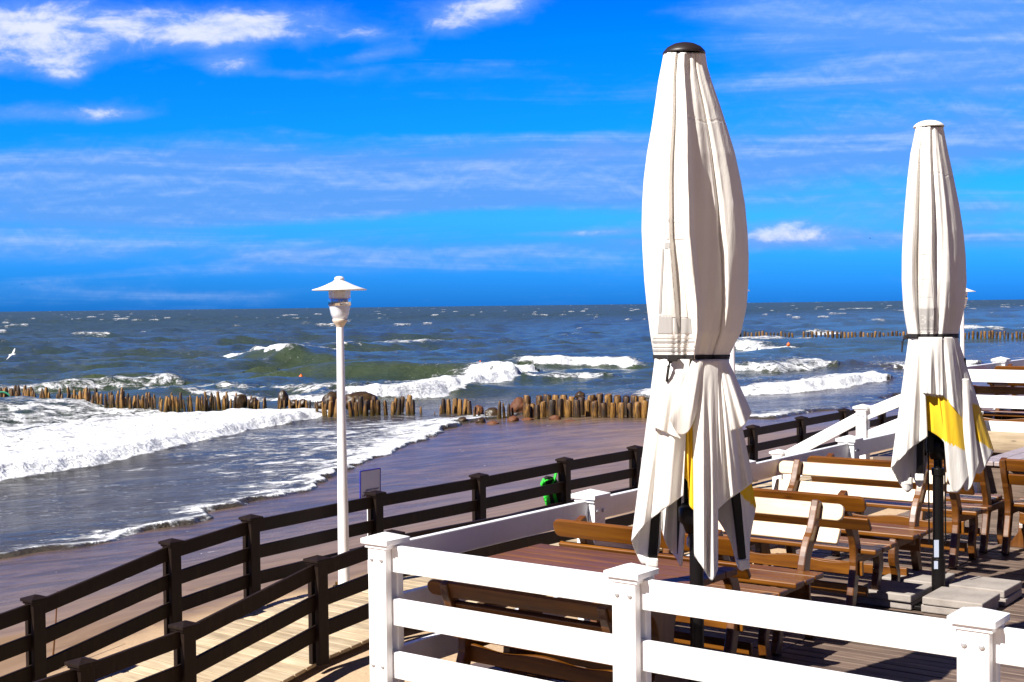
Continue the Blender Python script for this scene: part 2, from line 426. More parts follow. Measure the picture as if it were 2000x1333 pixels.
m, nt, b = mat('sea_water', 0.1)
p = nt.pos(); rotz = R(35)
wv = nt.aniso(p, -30, (0.5, 1.0, 1.0))
foam = nt.attr('foam'); off = nt.attr('offshore')
n1 = nt.noise(nt.aniso(p, -20, (0.30, 0.50, 0.5)), 2.2, 8, 0.70, 1.2)
n2 = nt.noise(nt.aniso(p, -20, (0.5, 0.6, 0.5)), 7.0, 4, 0.65, 0.6)
n3 = nt.noise(nt.mapping(p, (0.06, 0.06, 0.06)), 3.0, 3, 0.5)
lace = nt.math('ADD', nt.math('MULTIPLY', n1, 0.70), nt.math('MULTIPLY', n2, 0.30))
t = nt.math('ADD', foam, nt.math('MULTIPLY', nt.math('SUBTRACT', lace, 0.5), 2.6))
fm = nt.smooth(t, 0.46, 0.80)
shal = nt.smooth(off, 26.0, 2.0)
deep = nt.mix(n3, (0.022, 0.045, 0.040, 1), (0.056, 0.068, 0.028, 1))
wcol = nt.mix(shal, deep, (0.050, 0.042, 0.034, 1))
nt.put(b.inputs['Base Color'], nt.mix(fm, wcol, (0.74, 0.76, 0.80, 1)))
farw = nt.smooth(off, 15.0, 330.0)
wcol = nt.mix(farw, wcol, (0.031, 0.052, 0.050, 1))
nt.put(b.inputs['Base Color'], nt.mix(fm, wcol, (0.74, 0.76, 0.80, 1)))
nt.put(b.inputs['Roughness'], nt.mixf(fm, nt.mixf(farw, 0.13, 0.42), 0.9))
b.inputs['IOR'].default_value = 1.333
nt.put(b.inputs['Specular IOR Level'], nt.mixf(fm, 0.15, 0.04))
rip = nt.noise(wv, 2.6, 6, 0.66, 0.4); rip2 = nt.noise(wv, 0.55, 3, 0.55)
rip3 = nt.noise(wv, 0.20, 3, 0.6)
hb = nt.math('ADD', nt.math('ADD', nt.math('MULTIPLY', rip, 0.6), nt.math('MULTIPLY', rip2, 1.3)), nt.math('MULTIPLY', rip3, 2.0))
hb = nt.math('ADD', hb, nt.math('MULTIPLY', fm, nt.math('ADD', 0.10, nt.math('MULTIPLY', n2, 0.55))))
nt.put(b.inputs['Normal'], nt.bump(hb, 0.9, 0.40))
M['sea'] = m
build_sea()

# ------------------------------------------------------------------ beach
def sand_z(x, y):
    sS, _ = polydist(x, y, SHORE); inl = -sS
    a = x*A.x + y*A.y
    z = SEA + np.where(inl > 0, 0.035*inl, 0.09*inl) + 0.02
    fence = sstep(a, -22.0, -10.3)
    z = np.where(inl > 0, np.maximum(z, z*(1-fence) + (WALK-0.16)*fence), z)
    z = z + (fbm(x/7, y/7, 3, 60)-0.5)*0.16*sstep(inl, 0.5, 5) + (fbm(x/0.9, y/0.9, 3, 61)-0.5)*0.05*sstep(a, -12.6, -11.2)
    return z, inl, a
aa = np.concatenate([np.arange(-130, -40, 3.0), np.arange(-40, 6, 0.25), np.arange(6, 60, 6.0)]); bb = np.concatenate([np.arange(-12, 70, 0.35), np.arange(70, 420, 6.0)])
AA, BB = np.meshgrid(aa, bb, indexing='ij'); X = AA*A.x + BB*B.x; Y = AA*A.y + BB*B.y
Zs, inl, acc = sand_z(X, Y)
WZ = np.interp(BB, [-20, 2.0, 5.0, 6.2, 7.1, 8.66, 9.7, 400], [-3.9, -3.83, -3.71, -3.60, -3.49, -3.22, -3.13, -3.13])
Zs = np.where(AA > -12.8, np.minimum(Zs, WZ - 0.10 - 0.06*np.clip(-10.3-AA, 0, 3)), Zs)
mb = MB(); me = bpy.data.meshes.new('beach_sand')
nr, nc = X.shape; idx = np.arange(nr*nc).reshape(nr, nc)
q = np.stack([idx[:-1,:-1], idx[1:,:-1], idx[1:,1:], idx[:-1,1:]], -1).reshape(-1, 4)
me.from_pydata(np.stack([X, Y, Zs], -1).reshape(-1, 3).tolist(), [], q.tolist())
me.polygons.foreach_set('use_smooth', [True]*len(q))
a_ = me.attributes.new('inland', 'FLOAT', 'POINT'); a_.data.foreach_set('value', inl.ravel().astype(np.float32))
a_ = me.attributes.new('across', 'FLOAT', 'POINT'); a_.data.foreach_set('value', acc.ravel().astype(np.float32))
m, nt, b = mat('beach_sand', 0.5)
p = nt.pos(); inland = nt.attr('inland'); across = nt.attr('across')
nA = nt.noise(p, 0.35, 4, 0.55); nB = nt.noise(p, 14, 5, 0.7); nC = nt.noise(nt.aniso(p, -30, (0.35, 1.1, 1)), 1.6, 6, 0.65, 0.5)
dry = nt.smooth(nt.math('ADD', across, nt.math('MULTIPLY', nA, 2.4)), -10.6, -9.6)
film = nt.smooth(nt.math('ADD', inland, nt.math('MULTIPLY', nA, 6.0)), 14.0, 3.0)
wetc = nt.mix(nt.smooth(nC, 0.35, 0.65), (0.155, 0.100, 0.062, 1), (0.215, 0.142, 0.090, 1))
filmc = nt.mix(nt.smooth(nC, 0.4, 0.62), (0.062, 0.044, 0.036, 1), (0.125, 0.082, 0.056, 1))
dryc = nt.mix(nB, (0.36, 0.25, 0.155, 1), (0.52, 0.38, 0.25, 1))
col = nt.mix(film, wetc, filmc)
fl = nt.noise(nt.aniso(p, -20, (0.5, 0.9, 1)), 3.5, 6, 0.72, 0.8)
fleck = nt.math('MULTIPLY', nt.smooth(fl, 0.665, 0.73), nt.smooth(film, 0.1, 0.6))
col = nt.mix(fleck, col, (0.8, 0.8, 0.84, 1))  # foam streaks plus white glints painted into the wet sand colour
col = nt.mix(dry, col, dryc)
nt.put(b.inputs['Base Color'], col)
rg = nt.mixf(film, 0.36, 0.22); rg = nt.mixf(dry, rg, 0.9); rg = nt.mixf(fleck, rg, 0.8)
nt.put(b.inputs['Roughness'], rg)
b.inputs['IOR'].default_value = 1.33
nt.put(b.inputs['Specular IOR Level'], nt.mixf(film, 0.02, 0.08))
bh = nt.math('ADD', nt.math('MULTIPLY', nC, nt.mixf(film, 0.10, 0.9)), nt.math('MULTIPLY', nB, nt.mixf(dry, 0.02, 0.35)))
vo = nt.new('ShaderNodeTexVoronoi'); nt.put(vo.inputs['Vector'], p); vo.inputs['Scale'].default_value = 1.5
foot = nt.math('MULTIPLY', nt.smooth(vo.outputs['Distance'], 0.30, 0.12), nt.math('MULTIPLY', nt.smooth(nA, 0.45, 0.6), nt.math('SUBTRACT', 1.0, film)))
bh = nt.math('SUBTRACT', bh, nt.math('MULTIPLY', foot, 0.45))
nt.put(b.inputs['Normal'], nt.bump(bh, 0.5, 0.12))
o = link('beach_sand', me, m); o['kind'] = 'structure'

# ------------------------------------------------------------------ decks
def planks(name, a0, a1, b0, b1, zf, mat_, wid, gap, cuts=(), thick=0.035, jit=0.002):
    mb = MB(); b = b0; k = 0
    while b < b1:
        zb = zf(b + wid/2); zn = (zf(b + wid) - zf(b))/wid
        segs = [a0] + [c for c in cuts if a0 < c < a1] + [a1]
        for i in range(len(segs)-1):
            s0, s1 = segs[i] + (0.064 if i else 0), segs[i+1] - (0.064 if i < len(segs)-2 else 0)
            L = s1 - s0; cut = [s0, s1]
            if L > 3.2: cut = [s0] + [s0 + q*L + random.uniform(-.25, .25) for q in ((.33, .67) if k % 2 else (.5,))] + [s1]
            for j in range(len(cut)-1):
                c = Vector(((cut[j]+cut[j+1])/2, b + wid/2, zb - thick/2 + random.uniform(-jit, jit)))
                Yx = Vector((0, 1, zn)).normalized()
                mb.box(c, (cut[j+1]-cut[j]-0.004, wid, thick), (Vector((1,0,0)), Yx, Vector((1,0,0)).cross(Yx)))
        b += wid + gap; k += 1
    for c in cuts:
        mb.box((c, (b0+b1)/2, zf(b0) - thick/2 + 0.003), (0.12, b1-b0, thick))
    o = mb.build(name, mat_, bevel=0.004, seg=1); o.rotation_euler = (0, 0, ROT); o['kind'] = 'structure'
    return o
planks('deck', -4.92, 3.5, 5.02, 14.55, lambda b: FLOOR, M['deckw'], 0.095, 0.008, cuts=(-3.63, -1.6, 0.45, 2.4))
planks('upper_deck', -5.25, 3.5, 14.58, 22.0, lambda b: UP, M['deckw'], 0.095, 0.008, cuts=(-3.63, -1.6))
mb = MB()
mb.box((-0.7, 9.8, (FLOOR-0.045+WALK-0.6)/2), (8.3, 9.4, FLOOR-0.045-WALK+0.6))
mb.box((-0.8, 18.3, (UP-0.045+WALK-0.6)/2), (8.7, 7.3, UP-0.045-WALK+0.6))
o = mb.build('deck_base', M['deckw']); o.rotation_euler = (0,0,ROT); o['kind'] = 'structure'
wb = [(-3, -3.85), (2.0, -3.83), (5.0, -3.71), (6.2, -3.60), (7.1, -3.49), (8.66, -3.22), (9.7, -3.13), (60, -3.13)]
def walkz(b):
    for (b0, z0), (b1, z1) in zip(wb, wb[1:]):
        if b <= b1: return z0 + (z1-z0)*(b-b0)/(b1-b0)
    return WALK
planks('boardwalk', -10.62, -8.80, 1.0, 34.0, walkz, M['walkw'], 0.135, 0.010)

# ------------------------------------------------------------------ fences
def fence(name, label, cat, pts, t, mt, group=None, height=1.0, nrails=3, start=True, cap=0.185, bolts=True, ends=(0, 0), capmat=None):
    """pts: post tops (Vector); t: horizontal running direction"""
    t = t.normalized(); n = Vector((-t.y, t.x, 0)); org = Vector((pts[0].x, pts[0].y, pts[0].z - height))
    root = thing(name, label, cat, org, 0.0, group)
    drops = [0.062 + 0.28*i for i in range(nrails)]
    for i, p in enumerate(pts):
        if i == 0 and not start: continue
        mb = MB(); hh = height - 0.055
        for s in (-1, 1):
            mb.box(p + n*(s*0.0455) + Z*(-0.055 - hh/2), (0.125, 0.048, hh), (t, n, Z))
        po = mb.build('post', mt, root, org, bevel=0.005)
        mb = MB()
        mb.box(p + Z*(-0.064), (cap-0.03, cap-0.03, 0.022), (t, n, Z))
        mb.box(p + Z*(-0.0395), (cap, cap, 0.027), (t, n, Z))
        h = cap/2
        q = [p + t*(x*h) + n*(y*h) + Z*(-0.026) for x, y in ((-1,-1),(1,-1),(1,1),(-1,1))] + [p + Z*0.004]
        mb.add(q, [(0,1,4),(1,2,4),(2,3,4),(3,0,4)])
        mb.build('cap', mt, po, org, bevel=0.003)
        if bolts:
            for k in range(nrails):
                if k == 1: continue
                for dx in (-0.034, 0.034):
                    c = p + t*dx - n*0.0695 + Z*(-drops[k] - 0.07)
                    mb = MB(); mb.tube([c, c - n*0.006, c - n*0.010], [0.012, 0.012, 0.006], 10)
                    mb.build('bolt', M['bolt'], po, org)
    for i in range(len(pts)-1):
        p, q = pts[i].copy(), pts[i+1].copy()
        for d in drops:
            a_, b_ = p + Z*(-d), q + Z*(-d)
            v = b_ - a_; L = v.length; tt = v.normalized(); up = n.cross(tt) if n.cross(tt).z > 0 else -n.cross(tt)
            a2, b2 = a_ + tt*0.002, b_ - tt*0.002
            if i == 0: a2 = a_ + tt*ends[0]
            if i == len(pts)-2: b2 = b_ + tt*ends[1]
            poly = [(0, 0)]
            c = (a2+b2)/2 - up*0.07
            mb = MB(); mb.box(c, ((b2-a2).length, 0.040, 0.138), (tt, n, up))
            mb.build('rail', mt, root, org, bevel=0.006)
    return root

ZT = -1.19
fence('white_fence', 'white rail fence with pyramid capped posts running across the front of the picture', 'fence',
      [P(a, 5.15, ZT) for a in (-4.79, -3.26, -1.68, -0.10, 1.48)], A, M['white'], 'white rail fences of the deck', 0.91)
fence('white_fence', 'white rail fence along the seaward deck edge, its inner face in shade', 'fence',
      [P(-4.79, b_, ZT) for b_ in (5.15, 7.09, 9.13, 11.2, 12.95, 14.5)], B, M['white'], 'white rail fences of the deck', 0.91, start=False, ends=(0.07, 0))
fence('white_fence', 'white rail fence facing the camera at the right edge, dark furniture behind it', 'fence',
      [P(a, 14.7, -0.70) for a in (-5.1, -3.2, -1.3, 0.6)], A, M['white'], 'white rail fences of the deck', 0.92)
fence('white_fence', 'far white rail fence at the right edge, one cap standing against the sea', 'fence',
      [P(-5.12, b_, -0.70) for b_ in (14.7, 16.55, 18.5, 20.4, 22.3)], B, M['white'], 'white rail fences of the deck', 0.92, start=False, ends=(0.07, 0))
fence('stair_railing', 'white sloping stair railing climbing to the right between the two umbrellas', 'railing',
      [at_y(1521, 878, 17.0), at_y(1685, 790, 16.28), P(-5.25, 15.57, -0.74)], A, M['white'], None, 1.12, nrails=2)
mb = MB()
for i in range(9):
    f_ = i/8.0; a_ = -8.7 + 3.4*f_; mb.box(((a_), 16.15, WALK + 0.10 + (UP-WALK-0.12)*f_), (0.46, 1.05, 0.16))
o = mb.build('stairs', M['deckw'], bevel=0.006); o.rotation_euler = (0,0,ROT); o['kind'] = 'structure'

AO, AI = -10.72, -8.72
outer = [at_a(px, py, AO) for px, py in ((68,1162),(335,1052),(490,1005),(733,958),(935,924),(1102,893),(1240,870))]
bs = [ab(v)[1] for v in outer]
z9 = outer[-1].z
outer = [P(AO, bs[0]-3.4, outer[0].z-0.30), P(AO, bs[0]-1.7, outer[0].z-0.22)] + outer + [P(AO, ab(at_a(px, py, AO))[1], at_a(px, py, AO).z) for px, py in ((1362, 848), (1470,830),(1565,813),(1648,798),(1722,785),(1790,774))]
fence('dark_fence', 'long dark brown rail fence on the seaward side of the boardwalk, beside the wet sand', 'fence', outer, B, M['dark'], 'dark fences of the boardwalk', 0.99, bolts=False)
inner = [at_a(px, py, AI) for px, py in ((160,1285),(360,1213),(620,1085),(765,1035))]
bi = [ab(v)[1] for v in inner]; zi = inner[-1].z
inner = [P(AI, bi[0]-3.2, inner[0].z-0.2), P(AI, bi[0]-1.6, inner[0].z-0.11)] + inner + [P(AI, bi[3]+k, zi-0.07) for k in (3.45, 5.3)]
fence('dark_fence', 'dark brown rail fence on the landward side of the boardwalk, nearest at lower left', 'fence', inner, B, M['dark'], 'dark fences of the boardwalk', 0.99, bolts=False)

# ------------------------------------------------------------------ street lamps
def make_lamp(p, label):
    root = thing('street_lamp', label, 'street lamp', p, 0, 'white street lamps along the boardwalk')
    H = 0.195 - p.z                                      # height of the shade's rim
    s = 1.0
    mb = MB(); mb.lathe([(0.0,0.0),(0.10,0.0),(0.10,0.02),(0.075,0.03),(0.064,0.05),(0.062,0.5),(0.058,1.1),(0.050,1.7),(0.041,H-0.42),(0.036,H-0.40),(0.0,H-0.40)], n=28)
    po = mb.build('pole', M['lampw'], root, smooth=True)
    mb = MB(); mb.box((0,0,0.012),(0.26,0.26,0.022)); 
    for x in (-.1,.1):
        for y in (-.1,.1): mb.tube([(x,y,0.02),(x,y,0.06)],0.013,8)
    mb.build('base_plate', M['yellowp'], root, bevel=0.003)
    mb = MB(); mb.lathe([(0.036,H-0.42),(0.045,H-0.40),(0.060,H-0.375),(0.078,H-0.355),(0.085,H-0.335),(0.08,H-0.32),(0.0,H-0.32)], n=28)
    mb.build('collar', M['tan'], root, smooth=True)
    mb = MB(); mb.lathe([(0.078,H-0.32),(0.098,H-0.27),(0.113,H-0.20),(0.120,H-0.12),(0.120,H-0.005)], n=36)
    gl = mb.build('glass_bowl', M['glass'], root, smooth=True, solid=0.004)
    mb = MB(); mb.lathe([(0.0,H-0.318),(0.072,H-0.315),(0.078,H-0.25),(0.074,H-0.20),(0.05,H-0.185),(0.0,H-0.185)], n=28)
    mb.build('bulb_housing', M['lampw'], gl, smooth=True)
    mb = MB(); mb.lathe([(0.1225,H-0.175),(0.125,H-0.17),(0.125,H-0.095),(0.1225,H-0.09)], n=36)
    mb.build('band', M['chrome'], gl, smooth=True, solid=0.003)
    mb = MB(); mb.lathe([(0.0,H-0.095),(0.05,H-0.095),(0.062,H-0.07),(0.062,H+0.01)], n=24); mb.build('socket', M['lampw'], gl, smooth=True)
    mb = MB(); mb.lathe([(0.03,H+0.002),(0.12,H+0.004),(0.295,H-0.006),(0.302,H-0.002),(0.300,H+0.006),(0.24,H+0.022),(0.16,H+0.052),(0.10,H+0.080),(0.062,H+0.097),(0.0,H+0.10)], n=48)
    sh = mb.build('lamp_shade', M['lampw'], root, smooth=True)
    mb = MB(); mb.lathe([(0.072,H+0.086),(0.066,H+0.10),(0.048,H+0.112),(0.055,H+0.120),(0.056,H+0.128),(0.045,H+0.142),(0.02,H+0.150),(0.0,H+0.152)], n=28)
    mb.build('finial', M['lampw'], sh, smooth=True)
    sh.rotation_euler = (0, 0, 0)
    return root
AL = -10.45
d_ = at_a(672, 1140, AL); make_lamp(Vector((d_.x, d_.y, WALK)), 'white street lamp with flat conical shade standing free left of the umbrellas')
d_ = at_a(1432, 950, AL); make_lamp(Vector((d_.x, d_.y, WALK)), 'white street lamp half hidden behind the large black capped umbrella')
d_ = at_a(1880, 830, AL); make_lamp(Vector((d_.x, d_.y, WALK)), 'white street lamp half hidden behind the white capped umbrella')

# ------------------------------------------------------------------ benches, chairs, tables
X1, Y1 = Vector((1,0,0)), Vector((0,1,0))
def curve(pts, n=8):
    out = []; L = len(pts)
    for i in range(L-1):
        p0 = pts[max(i-1,0)]; p1 = pts[i]; p2 = pts[i+1]; p3 = pts[min(i+2, L-1)]
        for k in range(n):
            t = k/n
            out.append(tuple(0.5*((2*p1[j]) + (-p0[j]+p2[j])*t + (2*p0[j]-5*p1[j]+4*p2[j]-p3[j])*t*t + (-p0[j]+3*p1[j]-3*p2[j]+p3[j])*t**3) for j in range(len(p1))))
    out.append(tuple(pts[-1])); return out
def ribbon(mid, w):
    """outline (u,v) of a band of width w(s) around a centre line"""
    l = []; r = []; n = len(mid)
    for i, (u, v) in enumerate(mid):
        a_ = mid[max(i-1,0)]; b_ = mid[min(i+1,n-1)]; tx, ty = b_[0]-a_[0], b_[1]-a_[1]; q = math.hypot(tx, ty) or 1
        ww = w[min(int(i/(n-1)*(len(w)-1)+0.5), len(w)-1)] if isinstance(w, list) else w
        l.append((u - ty/q*ww/2, v + tx/q*ww/2)); r.append((u + ty/q*ww/2, v - tx/q*ww/2))
    return l + r[::-1]
def rrect(w, h, r, seg=5, bottom=True):
    pts = []
    for cx, cy, a0 in ((w/2-r, h/2-r, 0), (-w/2+r, h/2-r, 90), (-w/2+(r if bottom else 0), -h/2+(r if bottom else 0), 180), (w/2-(r if bottom else 0), -h/2+(r if bottom else 0), 270)):
        if a0 >= 180 and not bottom: pts.append((cx, cy)); continue
        for k in range(seg+1):
            a = R(a0 + 90*k/seg); pts.append((cx + r*math.cos(a), cy + r*math.sin(a)))
    return pts
def make_bench(label, L=1.30, H=0.85, name='garden_bench', cat='bench', group='varnished wooden benches on the deck', mode='front', pin=0.17, lean=0.17, slat='bench'):
    """faces +y; the back is at y=0. mode: on which side of the posts the slats sit"""
    root = thing(name, label, cat, (0,0,0), 0, group)
    k = H/0.85
    mid = curve([(-lean, H), (-lean*0.62, H*0.82), (0.0, 0.44*k+0.10), (0.035, 0.40*k), (0.0, 0.24*k), (-0.075, 0.0)], 6)
    def yz(v):                                           # post centre line at height v
        return min(mid, key=lambda p: abs(p[1]-v))[0]
    for s in (-1, 1):
        mb = MB(); mb.prism(ribbon(mid, [0.062, 0.07, 0.085, 0.09, 0.075, 0.07]), (Vector((s*(L/2-pin),0,0)), Y1, Z, X1), 0.05)
        mb.build('back_post', M['benchz'], root, bevel=0.008)
        f = curve([(0.40, 0.40*k), (0.43, 0.28*k), (0.385, 0.14*k), (0.42, 0.0)], 6)
        mb = MB(); mb.prism(ribbon(f, [0.09, 0.08, 0.06, 0.07]), (Vector((s*(L/2-pin),0,0)), Y1, Z, X1), 0.05)
        mb.build('front_leg', M['benchz'], root, bevel=0.008)
        mb = MB(); mb.box((s*(L/2-pin), 0.21, 0.375*k), (0.052, 0.40, 0.06)); mb.build('seat_bearer', M['bench'], root, bevel=0.006)
    off = {'front': 0.045, 'rear': -0.045, 'mid': 0.0}[mode]
    for zc, h, r in ((H-0.054*k, 0.108*k, 0.04), (H-0.108*k-0.022*k-0.052*k, 0.104*k, 0.012)):
        y0 = yz(zc-h/2); y1 = yz(zc+h/2); V = Vector((0, y1-y0, h)).normalized(); W = X1.cross(V)
        mb = MB(); LL = L if r > 0.03 or mode != 'mid' else L-2*pin-0.05
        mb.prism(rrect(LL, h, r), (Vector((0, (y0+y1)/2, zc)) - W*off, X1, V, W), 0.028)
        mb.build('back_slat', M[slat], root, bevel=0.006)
    for i, y in enumerate((0.10, 0.235, 0.37)):
        mb = MB(); mb.box((0, y, 0.425*k + (0.004 if i != 1 else 0)), (L-0.06, 0.122, 0.034)); mb.build('seat_plank', M['bench'], root, bevel=0.008)
    wav = [(-L/2+0.12, 0.0)] + [(-L/2+0.12 + (L-0.24)*i/24, 0.085 + 0.012*math.cos(i/24*math.pi*4)) for i in range(25)] + [(L/2-0.12, 0.0)]
    mb = MB(); mb.prism(wav, (Vector((0, 0.045, 0.265*k)), X1, Z, Y1), 0.026); mb.build('apron', M['bench'], root, bevel=0.004)
    mb = MB(); mb.box((0, 0.20, 0.13*k), (L-0.3, 0.03, 0.07)); mb.build('stretcher', M['bench'], root, bevel=0.006)
    return root
def place(o, a, b, z, rz): o.location = P(a, b, z); o.rotation_euler = (0, 0, ROT + rz); return o
PI = math.pi
AC = -4.03
# backs leaning towards the camera face away (+B); the sunlit ones face the camera (-B)
b0 = make_bench('brown bench seen from behind, between the glossy brown table and the seaward white fence', L=1.24, mode='rear')
place(b0, -3.97, 6.60, FLOOR, 0)
bw = make_bench('sunlit bench facing the camera just right of the black capped umbrella', L=1.30, mode='rear', slat='glare')
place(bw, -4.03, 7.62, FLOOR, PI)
c = copy_tree(b0); c['label'] = 'brown bench seen from behind, just beyond the sunlit bench by the black capped umbrella'; place(c, -4.02, 8.40, FLOOR, 0)
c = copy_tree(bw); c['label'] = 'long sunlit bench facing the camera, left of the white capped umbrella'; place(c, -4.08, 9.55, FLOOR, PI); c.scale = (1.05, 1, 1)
c = copy_tree(b0); c['label'] = 'brown bench seen from behind, directly below the white fence and stair railing'; place(c, -4.05, 10.38, FLOOR, 0); c.scale = (1.08, 1, 1)
lb = make_bench('low brown bench seen through the gaps of the front white fence', L=1.25, H=0.66, mode='mid', pin=0.13, lean=0.13)
place(lb, -4.0, 5.42, FLOOR, 0)

def make_table(label, L=1.26, W=0.78, H=0.74, n=6, top='tablew', along='x', group='wooden tables'):
    root = thing('table', label, 'table', (0,0,0), 0, group)
    for i in range(n):
        pw = W/n; mb = MB(); mb.box((0, -W/2 + pw*(i+0.5), H-0.019 + random.uniform(-.0012,.0012)), (L, pw-0.005, 0.038)); mb.build('top_plank', M[top], root, bevel=0.006)
    for s in (-1, 1):
        f = curve([(-0.30, 0.0), (-0.22, 0.10), (-0.09, 0.30), (-0.10, 0.52), (-0.30, H-0.075)], 6); g = [(-u, v) for u, v in f[::-1]]
        mb = MB(); mb.prism(f + g, (Vector((s*(L/2-0.22),0,0)), Y1, Z, X1), 0.05); mb.build('leg', M['benchz'], root, bevel=0.006)
        mb = MB(); mb.box((s*(L/2-0.22), 0, H-0.058), (0.056, W-0.08, 0.04)); mb.build('cross_bearer', M['bench'], root, bevel=0.006)
    mb = MB(); mb.box((0, 0, 0.26), (L-0.5, 0.035, 0.11)); mb.build('stretcher', M['bench'], root, bevel=0.006)
    return root
t1 = make_table('glossy brown plank table behind the front white fence, left of the black capped umbrella')
place(t1, -3.85, 5.72, FLOOR, 0)
t2 = make_table('pale grey plank table in sun beside the white capped umbrella, below the raised deck fence', L=1.7, W=0.95, n=7, top='greytable')
place(t2, -3.22, 12.15, FLOOR, PI/2)

def make_chair(label, W=0.62, H=0.80):
    return make_bench(label, L=W, H=H, name='wooden_chair', cat='chair', group='wooden chairs at the grey table', mode='mid', pin=0.035, lean=0.12)
ch = make_chair('brown wooden chair seen from behind, beside the hem of the white capped umbrella')
place(ch, -3.86, 11.18, FLOOR, 0)
c = copy_tree(ch); c['label'] = 'brown wooden chair cut off by the right edge, before the grey table'; place(c, -3.13, 11.18, FLOOR, 0)
# raised deck furniture
c = copy_tree(b0); c['label'] = 'dark bench on the raised deck, its top slat just above the rail'; place(c, -4.42, 16.25, UP, 0)
c = copy_tree(lb); c['label'] = 'low dark bench on the raised deck, directly behind the right white fence'; place(c, -4.42, 15.05, UP, 0)
t3 = make_table('dark table on the raised deck, seen through gaps of the right white fence'); place(t3, -4.42, 15.55, UP, 0)
mb = MB(); mb.box((-1.0, 14.6, UP+0.085), (8.2, 0.03, 0.22)); o = mb.build('deck_fascia', M['walkw'], bevel=0.004); o.rotation_euler = (0,0,ROT); o['kind'] = 'structure'

# ------------------------------------------------------------------ paving slabs
mb = MB(); mb.box((0,0,0.026), (0.40, 0.40, 0.052)); sl = mb.build('paving_slab', M['concrete'], bevel=0.008)
U1 = Vector((0.877, 6.39, FLOOR)); U2 = Vector((2.965, 9.27, FLOOR))
first = True
corner = {(-1,-1): 'left front', (1,-1): 'right front', (-1,1): 'left rear', (1,1): 'right rear'}
for U, wh in ((U2, 'white capped'), (U1, 'black capped')):
    ua, ub = ab(U)
    for (i, j), nm in corner.items():
        for k in range(2):
            o = sl if first else sl.copy()
            if not first: C.objects.link(o)
            first = False
            o.location = P(ua + i*0.235 + random.uniform(-.012,.012), ub + j*0.235 + random.uniform(-.012,.012), FLOOR + 0.004 + k*0.055); o.rotation_euler = (0,0,ROT + random.uniform(-.03,.03))
            tag(o, f'{"upper" if k else "lower"} concrete slab of the {nm} stack around the {wh} umbrella foot', 'paving slab', 'slabs weighing down the umbrellas')

